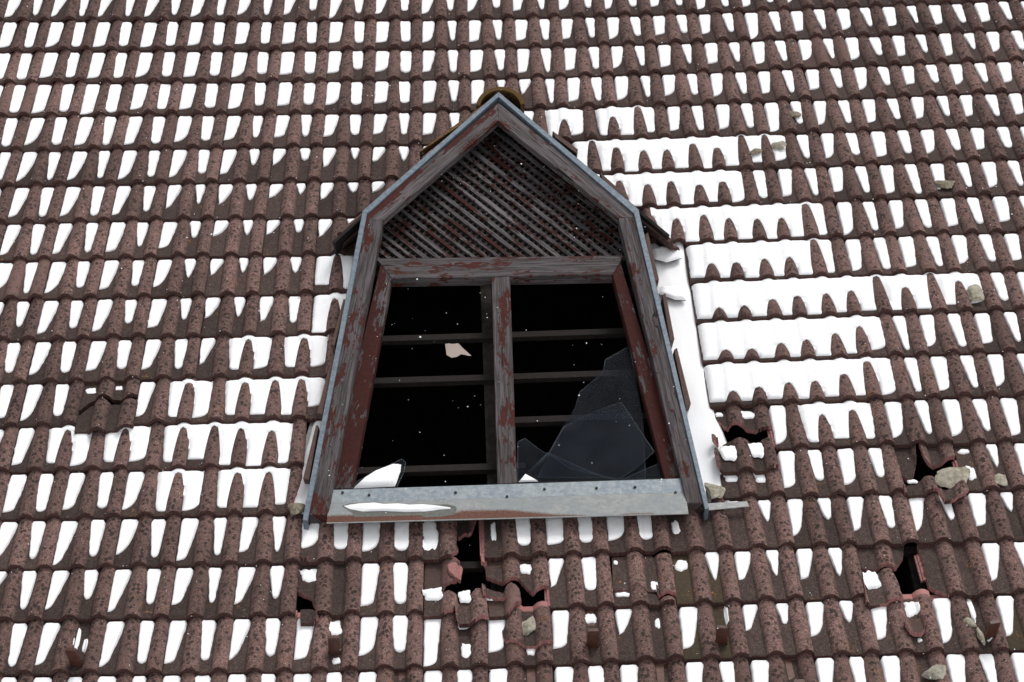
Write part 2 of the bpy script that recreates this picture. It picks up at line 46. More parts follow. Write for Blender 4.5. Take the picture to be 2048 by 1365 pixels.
# ------------------------------------------------------------------ materials
class NB:
    def __init__(s, name):
        s.m = bpy.data.materials.new(name); s.m.use_nodes = True
        s.t = s.m.node_tree; s.t.nodes.clear()
        s.out = s.n('ShaderNodeOutputMaterial'); s.b = s.n('ShaderNodeBsdfPrincipled')
        s.l(s.b.outputs[0], s.out.inputs['Surface'])
    def n(s, typ, **k):
        nd = s.t.nodes.new(typ)
        for a, v in k.items(): setattr(nd, a, v)
        return nd
    def l(s, a, b): s.t.links.new(a, b)
    def val(s, sock, v):
        if hasattr(v, 'is_output'): s.l(v, sock)
        elif v is not None: sock.default_value = v
    def math(s, op, a, b=None, clamp=False):
        nd = s.n('ShaderNodeMath', operation=op, use_clamp=clamp)
        s.val(nd.inputs[0], a)
        if b is not None: s.val(nd.inputs[1], b)
        return nd.outputs[0]
    def mix(s, fac, a, b, blend='MIX'):
        nd = s.n('ShaderNodeMixRGB', blend_type=blend)
        s.val(nd.inputs[0], fac)
        for i, c in ((1, a), (2, b)):
            if isinstance(c, tuple): nd.inputs[i].default_value = (*c, 1)
            else: s.l(c, nd.inputs[i])
        return nd.outputs[0]
    def ramp(s, fac, lo, hi):
        nd = s.n('ShaderNodeMapRange', interpolation_type='SMOOTHSTEP')
        s.val(nd.inputs['Value'], fac)
        nd.inputs['From Min'].default_value = lo; nd.inputs['From Max'].default_value = hi
        return nd.outputs[0]
    def noise(s, vec, scale, detail=4, rough=.55, mult=None):
        if mult is not None:
            v = s.n('ShaderNodeVectorMath', operation='MULTIPLY'); s.l(vec, v.inputs[0]); v.inputs[1].default_value = mult; vec = v.outputs[0]
        nd = s.n('ShaderNodeTexNoise'); s.l(vec, nd.inputs['Vector'])
        nd.inputs['Scale'].default_value = scale; nd.inputs['Detail'].default_value = detail; nd.inputs['Roughness'].default_value = rough
        return nd.outputs['Fac']
    def voro(s, vec, scale, mult=None, rnd=1.0):
        if mult is not None:
            v = s.n('ShaderNodeVectorMath', operation='MULTIPLY'); s.l(vec, v.inputs[0]); v.inputs[1].default_value = mult; vec = v.outputs[0]
        nd = s.n('ShaderNodeTexVoronoi'); s.l(vec, nd.inputs['Vector']); nd.inputs['Scale'].default_value = scale
        nd.inputs['Randomness'].default_value = rnd
        return nd.outputs['Distance']
    def uvrand(s):
        """UV in metres plus an offset of its own for every object"""
        uv = s.n('ShaderNodeUVMap'); oi = s.n('ShaderNodeObjectInfo')
        c = s.n('ShaderNodeCombineXYZ')
        s.l(s.math('MULTIPLY', oi.outputs['Random'], 37.3), c.inputs[0])
        s.l(s.math('MULTIPLY', oi.outputs['Random'], 91.7), c.inputs[1])
        s.l(s.math('MULTIPLY', oi.outputs['Random'], 13.1), c.inputs[2])
        a = s.n('ShaderNodeVectorMath', operation='ADD'); s.l(uv.outputs[0], a.inputs[0]); s.l(c.outputs[0], a.inputs[1])
        return a.outputs[0], uv.outputs[0], oi.outputs['Random']
    def obj(s):
        t = s.n('ShaderNodeTexCoord'); return t.outputs['Object']
    def bump(s, h, strength, dist):
        nd = s.n('ShaderNodeBump'); s.l(h, nd.inputs['Height']); nd.inputs['Strength'].default_value = strength; nd.inputs['Distance'].default_value = dist
        s.l(nd.outputs[0], s.b.inputs['Normal'])
    def fin(s, col, rough=.8, metal=0.0, spec=.3):
        if isinstance(col, tuple): s.b.inputs['Base Color'].default_value = (*col, 1)
        else: s.l(col, s.b.inputs['Base Color'])
        s.val(s.b.inputs['Roughness'], rough); s.b.inputs['Metallic'].default_value = metal
        s.b.inputs['Specular IOR Level'].default_value = spec
        return s.m

def mat_tile(moss=False):
    b = NB('mossy_concrete_tile' if moss else 'weathered_concrete_tile'); v, uv, rnd = b.uvrand()
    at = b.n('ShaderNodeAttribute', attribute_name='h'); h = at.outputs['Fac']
    sx = b.n('ShaderNodeSeparateXYZ'); b.l(uv, sx.inputs[0])
    fine = b.noise(v, 150, 4, .75)
    mid = b.noise(v, 48, 5, .65)
    big = b.noise(v, 7, 3, .5)
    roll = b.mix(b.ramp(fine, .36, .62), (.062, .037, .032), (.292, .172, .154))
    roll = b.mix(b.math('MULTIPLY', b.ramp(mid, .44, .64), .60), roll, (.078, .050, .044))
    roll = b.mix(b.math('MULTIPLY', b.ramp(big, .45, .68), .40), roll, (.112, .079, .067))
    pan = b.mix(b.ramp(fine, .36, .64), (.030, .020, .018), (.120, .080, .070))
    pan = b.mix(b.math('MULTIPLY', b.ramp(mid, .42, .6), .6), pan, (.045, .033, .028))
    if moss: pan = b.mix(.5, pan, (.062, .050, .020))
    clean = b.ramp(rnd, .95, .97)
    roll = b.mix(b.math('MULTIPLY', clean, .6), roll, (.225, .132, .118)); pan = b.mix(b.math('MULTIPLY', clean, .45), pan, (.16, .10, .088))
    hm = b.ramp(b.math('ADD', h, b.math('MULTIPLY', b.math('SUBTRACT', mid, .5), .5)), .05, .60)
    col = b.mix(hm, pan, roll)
    # dark lichen blotches, largest and thickest on the rolls
    vd = b.voro(v, 44, (1.0, .8, 1.0)); wob = b.noise(v, 110, 3, .7)
    sel = b.noise(v, 21, 2, .5)
    blot = b.math('SUBTRACT', b.math('ADD', vd, b.math('MULTIPLY', wob, .75)), b.math('MULTIPLY', sel, .70))
    bm_ = b.math('SUBTRACT', 1.0, b.ramp(blot, .31, .44))
    lim = b.ramp(b.noise(v, 9, 2, .5), .30, .50)
    bm_ = b.math('MULTIPLY', b.math('MULTIPLY', bm_, b.math('ADD', .35, b.math('MULTIPLY', lim, .65))), b.math('MULTIPLY', b.math('SUBTRACT', 1.0, b.math('MULTIPLY', clean, .5)), b.math('ADD', .36, b.math('MULTIPLY', h, .56))))
    col = b.mix(bm_, col, (.031, .023, .020))
    # orange lichen, rare
    om = b.math('MULTIPLY', b.ramp(b.noise(v, 70, 3, .6), .60, .66), b.ramp(b.noise(v, 6.5, 2, .5), .62, .70))
    col = b.mix(om, col, (.33, .135, .022))
    # the head, normally under the next course, stays clean and pink
    col = b.mix(b.ramp(b.math('ADD', sx.outputs[1], b.math('MULTIPLY', mid, .012)), .350, .366), col, (.40, .185, .175))
    geo = b.n('ShaderNodeNewGeometry'); low = b.ramp(b.noise(geo.outputs['Position'], .9, 3, .55), .30, .70)
    tint = b.math('ADD', .76, b.math('MULTIPLY', b.math('FRACT', b.math('MULTIPLY', rnd, 7.31)), .46))
    tint = b.math('MULTIPLY', tint, b.math('ADD', .72, b.math('MULTIPLY', low, .26)))
    cc = b.n('ShaderNodeCombineXYZ')
    for i in range(3): b.l(tint, cc.inputs[i])
    col = b.mix(1.0, col, cc.outputs[0], 'MULTIPLY')
    b.bump(b.math('ADD', fine, b.math('MULTIPLY', mid, 1.2)), .55, .0022)
    return b.fin(col, .88, 0, .22)

def mat_simple(name, c1, c2, scale=120, rough=.85, metal=0, spec=.25, bumpd=.0012, uv=True, detail=4):
    b = NB(name)
    v = b.uvrand()[0] if uv else b.obj()
    n_ = b.noise(v, scale, detail, .65)
    b.bump(n_, .5, bumpd)
    return b.fin(b.mix(b.ramp(n_, .35, .66), c1, c2), rough, metal, spec)

def mat_wood(name, paint, grey1=(.034, .029, .030), grey2=(.112, .098, .103), red=(.045, .011, .008), edge=0.0):
    b = NB(name); v, uv, rnd = b.uvrand()
    warp = b.noise(v, 7, 2, .5)
    wv = b.n('ShaderNodeVectorMath', operation='ADD'); b.l(v, wv.inputs[0])
    cw = b.n('ShaderNodeCombineXYZ'); b.l(b.math('MULTIPLY', warp, .010), cw.inputs[1]); b.l(cw.outputs[0], wv.inputs[1])
    kd = b.voro(v, 1.0, (2.3, 9.0, 1.0)); knot = b.math('SUBTRACT', 1.0, b.ramp(kd, .05, .22))
    kv = b.n('ShaderNodeVectorMath', operation='ADD'); b.l(wv.outputs[0], kv.inputs[0])
    ck = b.n('ShaderNodeCombineXYZ'); b.l(b.math('MULTIPLY', knot, .05), ck.inputs[1]); b.l(ck.outputs[0], kv.inputs[1])
    grain = b.noise(kv.outputs[0], 1.0, 5, .68, (5.0, 120.0, 1.0))
    streak = b.noise(kv.outputs[0], 1.0, 3, .6, (1.6, 30.0, 1.0))
    crack = b.noise(kv.outputs[0], 1.0, 2, .5, (2.2, 75.0, 1.0))
    col = b.mix(b.ramp(grain, .34, .66), grey1, grey2)
    col = b.mix(b.math('MULTIPLY', b.ramp(streak, .45, .66), .6), col, (.045, .035, .033))
    col = b.mix(b.ramp(crack, .665, .70), col, (.012, .010, .010))
    col = b.mix(b.math('MULTIPLY', b.math('SUBTRACT', 1.0, b.ramp(kd, .02, .09)), .85), col, (.045, .025, .020))
    pm = b.noise(v, 1.0, 5, .66, (4.2, 13.0, 1.0)); pf = b.noise(v, 1.0, 5, .7, (22.0, 95.0, 1.0))
    pk = b.math('MULTIPLY', knot, .16)
    pmm = b.math('ADD', b.math('ADD', pm, b.math('MULTIPLY', b.math('SUBTRACT', pf, .5), .52)), pk)
    if edge:
        sx = b.n('ShaderNodeSeparateXYZ'); b.l(uv, sx.inputs[0])
        pmm = b.math('ADD', pmm, b.math('MULTIPLY', b.ramp(sx.outputs[1], edge - .035, edge), .20))
    th = .80 - paint
    pmask = b.ramp(pmm, th, th + .016)
    tn = b.math('ADD', .62, b.math('MULTIPLY', rnd, .62)); ct = b.n('ShaderNodeCombineXYZ')
    for i in range(3): b.l(tn, ct.inputs[i])
    col = b.mix(1.0, col, ct.outputs[0], 'MULTIPLY') if name == 'flaking_lattice_slat' else col
    redv = b.mix(b.ramp(b.noise(v, 45, 3, .6), .35, .7), red, (red[0] * 1.45, red[1] * 1.35, red[2] * 1.3))
    col = b.mix(pmask, col, redv)
    hgt = b.math('ADD', b.math('MULTIPLY', grain, .8), b.math('MULTIPLY', pmask, .5))
    b.bump(hgt, .6, .0022)
    return b.fin(col, .82, 0, .2)

def mat_galv(name, c1, c2):
    b = NB(name); v, uv, rnd = b.uvrand()
    n1 = b.noise(v, 38, 5, .7); n2 = b.voro(v, 140); n3 = b.noise(v, 5, 3, .5)
    col = b.mix(b.ramp(n1, .36, .64), c1, c2)
    col = b.mix(b.math('MULTIPLY', b.ramp(n2, .25, .6), .25), col, (c1[0] * .75, c1[1] * .75, c1[2] * .78))
    col = b.mix(b.math('MULTIPLY', b.ramp(n3, .5, .7), .35), col, (c2[0] * 1.05, c2[1] * 1.02, c2[2] * .95))
    rs = b.math('MULTIPLY', b.ramp(b.noise(v, 40, 4, .7), .68, .72), b.ramp(b.noise(v, 5, 2, .5), .55, .62))
    col = b.mix(rs, col, (.13, .035, .012))
    b.bump(n1, .15, .001)
    return b.fin(col, .55, .25, .4)

def mat_apron():
    b = NB('zinc_sheet_rusted_along_its_drip_edge'); v, uv, rnd = b.uvrand()
    sx = b.n('ShaderNodeSeparateXYZ'); b.l(uv, sx.inputs[0]); u, w = sx.outputs[0], sx.outputs[1]
    n1 = b.noise(v, 45, 4, .7); n2 = b.noise(v, 5, 3, .5)
    col = b.mix(b.ramp(n1, .35, .65), (.20, .215, .22), (.28, .29, .28))
    col = b.mix(b.math('MULTIPLY', b.ramp(n2, .45, .65), .5), col, (.185, .21, .23))
    # rust: a solid band on the left part, speckles further right (u runs from left, w up from the drip edge)
    fine = b.noise(v, 210, 4, .75); patch = b.noise(v, 3.2, 2, .5)
    leftm = b.math('SUBTRACT', 1.0, b.ramp(u, .78, 1.25))
    amount = b.math('ADD', b.math('MULTIPLY', leftm, .50), b.math('MULTIPLY', b.ramp(patch, .48, .62), .14))
    hgt = b.math('MULTIPLY', b.math('SUBTRACT', .055, w), 8.0)
    rust = b.math('ADD', b.math('ADD', b.math('MULTIPLY', b.math('SUBTRACT', fine, .5), .75), hgt), b.math('SUBTRACT', amount, .42))
    rm = b.math('MULTIPLY', b.ramp(rust, .0, .10), b.ramp(w, .004, .007))
    col = b.mix(rm, col, b.mix(b.ramp(b.noise(v, 60, 3, .6), .3, .7), (.065, .017, .009), (.115, .034, .013)))
    b.bump(n1, .12, .001)
    return b.fin(col, .55, .1, .4)

def mat_snow():
    b = NB('snow'); v = b.obj()
    n1 = b.noise(v, 60, 4, .6); n2 = b.noise(v, 420, 2, .6)
    b.bump(b.math('ADD', n1, b.math('MULTIPLY', n2, .35)), .35, .004)
    return b.fin((.90, .91, .93), .7, 0, .2)

def mat_glass(edge=0):
    b = NB('broken_glass_edge' if edge else 'dusty_broken_glass')
    tr = b.n('ShaderNodeBsdfTransparent'); tr.inputs[0].default_value = (.80, .84, .90, 1)
    v = b.obj(); n1 = b.noise(v, 9, 4, .6)
    b.l(b.mix(b.ramp(n1, .3, .7), (.030, .034, .044) if not edge else (.16, .19, .20), (.062, .068, .080) if not edge else (.24, .27, .27)), b.b.inputs['Base Color'])
    b.b.inputs['Roughness'].default_value = .25; b.b.inputs['Specular IOR Level'].default_value = .12
    mx = b.n('ShaderNodeMixShader'); mx.inputs[0].default_value = edge or .10
    b.l(tr.outputs[0], mx.inputs[1]); b.l(b.b.outputs[0], mx.inputs[2]); b.l(mx.outputs[0], b.out.inputs['Surface'])
    return b.m

def mat_stone(name, c1, c2, pit):
    b = NB(name); v = b.obj()
    n1 = b.noise(v, 35, 5, .65); n2 = b.noise(v, 170, 3, .6); vd = b.voro(v, 75)
    col = b.mix(b.ramp(n1, .35, .65), c1, c2)
    col = b.mix(b.math('MULTIPLY', b.ramp(n2, .55, .7), .5), col, (.12, .105, .085))
    col = b.mix(b.math('MULTIPLY', b.math('SUBTRACT', 1.0, b.ramp(vd, .12, .24)), pit), col, (.045, .042, .038))
    b.bump(b.math('ADD', n1, b.math('MULTIPLY', n2, .5)), .9, .006)
    return b.fin(col, .92, 0, .15)

M = dict(
    tile=mat_tile(), moss=mat_tile(True),
    nose=mat_simple('tile_nose', (.030, .014, .012), (.085, .042, .036), 150),  # maroon nose faces, colour darkened further to deepen the shade at each course
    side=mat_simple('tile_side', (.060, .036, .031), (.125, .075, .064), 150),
    pink=mat_simple('fresh_tile_fracture', (.22, .095, .092), (.38, .18, .17), 110),
    snow=mat_snow(),
    wood=mat_wood('weathered_grey_board', .20, grey1=(.045, .038, .040), grey2=(.145, .128, .134)),
    wood_edge=mat_wood('weathered_board_with_red_paint_remains', .19, edge=.086, grey1=(.045, .038, .040), grey2=(.145, .128, .134)),
    wood_post=mat_wood('weathered_post_with_red_paint_remains', .245),
    wood_red=mat_wood('flaking_red_painted_board', .385, red=(.033, .007, .0055)),
    wood_lat=mat_wood('flaking_lattice_slat', .27, grey1=(.030, .026, .028), grey2=(.150, .136, .145), red=(.030, .008, .006)),
    wood_dark=mat_simple('old_dark_timber', (.008, .006, .0055), (.024, .018, .016), 30),
    batten=mat_simple('old_batten_timber', (.008, .006, .0055), (.017, .013, .011), 40),
    galv=mat_galv('galvanised_edging', (.095, .125, .160), (.170, .210, .250)),
    plate=mat_galv('galvanised_sill_plate', (.175, .21, .245), (.295, .33, .35)),
    apron=mat_apron(),
    flash=mat_galv('grey_flashing_sheet', (.22, .225, .225), (.33, .335, .33)),
    hook=mat_simple('brown_painted_steel', (.050, .017, .011), (.085, .032, .022), 60, .5, 0, .4, .0004),
    strap=mat_simple('brown_painted_strap', (.095, .045, .032), (.135, .07, .052), 60, .55, 0, .35, .0004),
    glass=mat_glass(), glass_edge=mat_glass(.30),
    nail=mat_simple('nail_head', (.02, .02, .02), (.05, .045, .04), 60, .6, .3),
    wet=mat_simple('wet_zinc', (.075, .077, .070), (.115, .117, .105), 60, .35, .1, .5, .0003),
    mortar=mat_stone('beige_mortar', (.25, .225, .175), (.42, .39, .32), .15),
    darkmortar=mat_stone('grey_brown_mortar', (.15, .125, .09), (.30, .265, .20), .3),
    pitted=mat_stone('pitted_concrete', (.26, .24, .20), (.40, .375, .315), .9),
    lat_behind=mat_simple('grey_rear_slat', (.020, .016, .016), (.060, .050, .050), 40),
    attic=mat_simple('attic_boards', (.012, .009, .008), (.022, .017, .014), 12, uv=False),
    plaster=mat_simple('old_plaster', (.42, .27, .19), (.62, .55, .50), 1.6, uv=False),
    lichen=mat_simple('ridge_tile_with_yellow_lichen', (.045, .030, .024), (.190, .100, .016), 75),
)

# ------------------------------------------------------------------ helpers
def setp(o, label=None, cat=None, group=None, kind=None):
    if label: o['label'] = label
    if cat: o['category'] = cat
    if group: o['group'] = group
    if kind: o['kind'] = kind
    return o
def link(name, me, mats=(), parent=None, smooth=False):
    o = bpy.data.objects.new(name, me); COL.objects.link(o)
    for m in mats: me.materials.append(m)
    if smooth: me.shade_smooth()
    if parent is not None: o.parent = parent
    return o
def pyd(name, V, Fs, mats, parent=None, fm=None, uv=None, h=None, smooth=False):
    me = bpy.data.meshes.new(name); me.from_pydata([tuple(v) for v in V], [], Fs)
    if fm: me.polygons.foreach_set('material_index', fm)
    if uv is not None:
        l = me.uv_layers.new(name='UVMap'); buf = []
        for lp in me.loops: buf += uv[lp.vertex_index][:2]
        l.data.foreach_set('uv', buf)
    if h is not None:
        a = me.attributes.new('h', 'FLOAT', 'POINT'); a.data.foreach_set('value', h)
    me.update()
    return link(name, me, mats, parent, smooth)
def empty(name, base, rot=True):
    """an Empty standing at a point of the roof, turned with the roof"""
    o = bpy.data.objects.new(name, None); COL.objects.link(o)
    o.matrix_world = Matrix.Translation(RX @ Vector(base)) @ RX
    o.empty_display_size = .1
    return o
BACK = Vector((0, math.cos(PITCH), -math.sin(PITCH)))    # horizontal, into the house, in roof coordinates

def basis(a, b): return [a ** i * b ** l for i in range(5) for l in range(5) if i + l <= 4]
def uvw(k, j):
    """where joint k of course j lies on this slightly sagging roof (metres along and up the slope)"""
    B = basis(max(-1.1, min(1.1, (k - 10) / 10)), max(-1.1, min(1.1, (j - 7) / 8)))
    return Vector((TW * k + sum(x * y for x, y in zip(B, D['CX'])), -G * j + sum(x * y for x, y in zip(B, D['CY'])), 0))
TH, RISE, HR = .026, .031, .033
TILT = math.atan(RISE / G)
def prof(x):
    x = x % TW
    d1 = abs(x - .126) / .0455
    z = 0.0
    if d1 < 1: z = HR * (1 - d1 * d1) ** .92
    d2 = (x - .265) / (.0445 if x < .265 else .046)
    if abs(d2) < 1: z = max(z, HR * (1 - d2 * d2) ** .92)
    return z
XS = [0, .012, .035, .06, .079] + [.079 + .094 * i / 12 for i in range(1, 13)] + [.185, .20, .219] + [.219 + .081 * i / 10 for i in range(1, 11)]
jit = {}
def tmat(k, j):
    if (k, j) not in jit:
        rr = random.Random(k * 131 + j * 977)
        jit[(k, j)] = (rr.gauss(0, .0016), rr.gauss(0, .0033), abs(rr.gauss(0, .0017)), rr.gauss(0, .006), rr.gauss(0, .005))
    a, b_, c, r1, r2 = jit[(k, j)]
    p0, p1 = uvw(k - 1, j), uvw(k, j); d = p1 - p0
    ang = math.atan2(d.y, d.x) + r1; s = d.length / TW
    return Matrix.Translation(p0 + Vector((a, b_, RISE + c))) @ Matrix.Rotation(ang, 4, 'Z') @ Matrix.Rotation(r2, 4, 'Y') @ Matrix.Rotation(-TILT, 4, 'X') @ Matrix.Diagonal((s, 1, 1, 1))

def tile_mesh(seed, xs=XS, length=.385):
    rr = random.Random(seed); n = len(xs)
    ys = [0, .004, .02, .18, length]
    V, uv, h = [], [], []
    off = [mn.noise(Vector((x * 60, seed * 9.1, 0))) * .0022 for x in xs]
    chip = rr.random() < .5; cx = rr.random() * .3; cd = rr.uniform(.003, .008)
    for yi, y in enumerate(ys):
        for i, x in enumerate(xs):
            z = prof(x) if x < TW - 1e-6 else prof(TW - 1e-5)
            yy = y + (off[i] if yi < 2 else 0)
            if chip and yi < 2: yy += cd * max(0, 1 - abs(x - cx) / .018)
            if yi == 0: z -= .003
            z += mn.noise(Vector((x * 25, y * 20, seed * 3.3))) * .0008
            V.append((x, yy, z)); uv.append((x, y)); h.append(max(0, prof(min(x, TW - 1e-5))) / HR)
    top = len(V)
    for y in (0, length):                                   # underside
        for i, x in enumerate(xs):
            V.append((x, V[i][1] if y == 0 else y, prof(min(x, TW - 1e-5)) - TH)); uv.append((x, y - .02)); h.append(0)
    Fs, fm = [], []
    for r in range(len(ys) - 1):
        for i in range(n - 1):
            a = r * n + i; Fs.append((a, a + 1, a + n + 1, a + n)); fm.append(0)
    for i in range(n - 1):
        Fs.append((top + i + 1, top + i, top + n + i, top + n + i + 1)); fm.append(2)
        Fs.append((top + i, top + i + 1, i + 1, i)); fm.append(1)
        l = (len(ys) - 1) * n
        Fs.append((l + i, l + i + 1, top + n + i + 1, top + n + i)); fm.append(2)
    for i, flip in ((0, False), (n - 1, True)):
        f = [r * n + i for r in range(len(ys))] + [top + n + i, top + i]
        Fs.append(tuple(reversed(f)) if flip else tuple(f)); fm.append(2)
    return V, Fs, fm, uv, h

def inside(p, poly):
    x, y = p; c = False; n = len(poly)
    for i in range(n):
        x1, y1 = poly[i][0], poly[i][1]; x2, y2 = poly[(i + 1) % n][0], poly[(i + 1) % n][1]
        if (y1 > y) != (y2 > y) and x < (x2 - x1) * (y - y1) / (y2 - y1) + x1: c = not c
    return c
def nearest(p, poly):
    best = None; n = len(poly)
    for i in range(n):
        a = Vector(poly[i][:2]); b = Vector(poly[(i + 1) % n][:2]); d = b - a
        t = max(0, min(1, (Vector(p) - a).dot(d) / max(d.length_squared, 1e-12))); q = a + d * t
        e = (q - Vector(p)).length
        if best is None or e < best[0]: best = (e, q)
    return best
def poly_piece(keep, snap, seed, x0, x1, y0, y1, step=.006, rough=.0022, tilt=(0, 0), nose_y=None):
    """tile-shaped shell cut to any outline: keep(p) says what stays, snap(p) gives the nearest cut line"""
    nx = max(2, round((x1 - x0) / step)); ny = max(2, round((y1 - y0) / step))
    vid, V, uv, h, Fs, fm = {}, [], [], [], [], []
    cells = set()
    for i in range(nx):
        for q in range(ny):
            p = (x0 + (i + .5) * (x1 - x0) / nx, y0 + (q + .5) * (y1 - y0) / ny)
            if keep(p): cells.add((i, q))
    cells = {c for c in cells if sum(((c[0] + a, c[1] + b) in cells) for a, b in ((1, 0), (-1, 0), (0, 1), (0, -1))) >= 2}
    if not cells: return None
    def corner(i, q):
        if (i, q) in vid: return vid[(i, q)]
        p = Vector((x0 + i * (x1 - x0) / nx, y0 + q * (y1 - y0) / ny))
        nb = sum(((i - a, q - b) in cells) for a in (0, 1) for b in (0, 1))
        if nb < 4:
            s = snap(p)
            if s is not None and s[0] < step * 1.3:
                p = s[1].copy()
                if not (nose_y is not None and abs(p.y - nose_y) < .004):
                    p.x += mn.noise(Vector((p.x * 90, p.y * 90, seed))) * rough; p.y += mn.noise(Vector((p.x * 90, p.y * 90, seed + 7.7))) * rough
        z = prof(p.x) if p.x < TW else prof(TW - 1e-5)
        z += mn.noise(Vector((p.x * 25, p.y * 20, seed * 3.3))) * .0008
        vid[(i, q)] = len(V)
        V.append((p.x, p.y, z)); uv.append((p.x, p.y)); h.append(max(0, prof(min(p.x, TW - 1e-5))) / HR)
        return vid[(i, q)]
    for (i, q) in sorted(cells): Fs.append((corner(i, q), corner(i + 1, q), corner(i + 1, q + 1), corner(i, q + 1))); fm.append(0)
    n = len(V); ymin = min(v[1] for v in V)
    V += [(x, y, z - TH) for x, y, z in V]; uv += list(uv); h += [0] * n
    for f in list(Fs[:len(cells)]): Fs.append(tuple(n + a for a in reversed(f))); fm.append(2)
    ny_ = ymin if nose_y is None else nose_y
    for (i, q) in sorted(cells):
        for (a, b), e in (((0, -1), ((i, q), (i + 1, q))), ((1, 0), ((i + 1, q), (i + 1, q + 1))), ((0, 1), ((i + 1, q + 1), (i, q + 1))), ((-1, 0), ((i, q + 1), (i, q)))):
            if (i + a, q + b) in cells: continue
            va, vb = vid[e[0]], vid[e[1]]; Fs.append((vb, va, n + va, n + vb))
            ya, yb = V[va][1], V[vb][1]
            fm.append(1 if (nose_y is not None and b == -1 and max(ya, yb) < ny_ + .012) else 3)
    return V, Fs, fm, uv, h

# ------------------------------------------------------------------ ground and house shell
gz = camo.matrix_world.translation.z - 1.62
def flat(name, z, s, mat, kind='structure'):
    me = bpy.data.meshes.new(name); me.from_pydata([(-s, -s, z), (s, -s, z), (s, s, z), (-s, s, z)], [], [(0, 1, 2, 3)])
    return setp(link(name, me, [mat]), kind=kind)
flat('ground', gz, 600, M['snow'])

roof = empty('tiled_roof', (0, 0, 0))
setp(roof, 'steep old roof of ribbed brown concrete tiles patched with snow and holes', 'roof')
U0, U1, VE = -1.6, 8.0, -6.05
def onw(x, y, z): return RX.inverted() @ Vector((x, y, z))
def prism(name, pts, ext, mat, parent, base, bevel=0.0, axis=None, uvorg=None, smooth=False, mats=None):
    """polygon pushed along ext into a solid; UV in metres along and across its long side"""
    P = [Vector(p) - base for p in pts]; ext = Vector(ext); bm = bmesh.new()
    nrm = Vector((0, 0, 0))
    for i in range(len(P)): nrm += (P[i] - P[0]).cross(P[(i + 1) % len(P)] - P[0])
    nrm.normalize()
    f = [bm.verts.new(p) for p in P]; b = [bm.verts.new(p + ext) for p in P]
    if nrm.dot(ext) > 0: f.reverse(); b.reverse()
    bm.faces.new(f); bm.faces.new(list(reversed(b))); n = len(P)
    for i in range(n): bm.faces.new((f[(i + 1) % n], f[i], b[i], b[(i + 1) % n]))
    if bevel: bmesh.ops.bevel(bm, geom=list(bm.edges), offset=bevel, segments=1, affect='EDGES')
    bmesh.ops.recalc_face_normals(bm, faces=bm.faces)
    if axis is None:
        e = max(range(n), key=lambda i: (P[(i + 1) % n] - P[i]).length); axis = (P[(e + 1) % n] - P[e])
    ax = Vector(axis).normalized(); ac = nrm.cross(ax).normalized(); ex = ext.normalized()
    if ac.z + ac.y < 0 and uvorg is None: ac = -ac
    o0 = min((p.dot(ac) for p in P)) if uvorg is None else uvorg[1]; a0 = min(p.dot(ax) for p in P)
    l = bm.loops.layers.uv.new('UVMap')
    for fc in bm.faces:
        for lp in fc.loops:
            c = lp.vert.co; lp[l].uv = (c.dot(ax) - a0, c.dot(ac) - o0 + c.dot(ex) * .83)
    me = bpy.data.meshes.new(name); bm.to_mesh(me); bm.free()
    return link(name, me, [mat], parent, smooth)

Z0 = Vector((0, 0, 0))
# back slope of the roof with the one hole through which daylight and a pale wall show
zr, yr = D['VR'] * math.sin(PITCH), D['VR'] * math.cos(PITCH)
nB = Vector((0, math.sin(PITCH), math.cos(PITCH)))
bm = bmesh.new(); hole = [Vector(p) for p in D['HOLE']]
cH = sum(hole, Vector()) / len(hole)
dn = Vector((0, math.cos(PITCH), -math.sin(PITCH)))
def bp(x, s): return Vector((x, yr, zr)) + dn * s
sH = (cH - Vector((0, yr, zr))).dot(dn)
ring = [bp(cH.x - .5, sH - .5), bp(cH.x + .5, sH - .5), bp(cH.x + .5, sH + .5), bp(cH.x - .5, sH + .5)]
for lp in (ring, hole):
    vs = [bm.verts.new(onw(*p)) for p in lp]
    for i in range(len(vs)): bm.edges.new((vs[i], vs[(i + 1) % len(vs)]))
bmesh.ops.triangle_fill(bm, edges=list(bm.edges), use_beauty=True)
for a, b_, c, d_ in ((U0, cH.x - .5, 0, 8), (cH.x + .5, U1, 0, 8), (cH.x - .5, cH.x + .5, 0, sH - .5), (cH.x - .5, cH.x + .5, sH + .5, 8)):
    bm.faces.new([bm.verts.new(onw(*bp(x, s))) for x, s in ((a, c), (b_, c), (b_, d_), (a, d_))])
me = bpy.data.meshes.new('back_slope'); bm.to_mesh(me); bm.free()
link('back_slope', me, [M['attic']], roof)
ye, ze = (RX @ Vector((0, VE, 0))).y, (RX @ Vector((0, VE, 0))).z
for x in (U0, U1):                                       # gable ends under the roof
    pts = [onw(x, ye + .03, ze), onw(x, yr, zr - .05), onw(x, 2 * yr - ye, ze)]
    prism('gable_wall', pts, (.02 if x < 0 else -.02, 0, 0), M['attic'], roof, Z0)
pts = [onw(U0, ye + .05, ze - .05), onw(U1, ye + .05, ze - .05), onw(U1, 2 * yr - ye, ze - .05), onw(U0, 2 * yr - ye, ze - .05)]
prism('attic_floor', pts, (RX.inverted().to_3x3() @ Vector((0, 0, -.05))), M['attic'], roof, Z0)
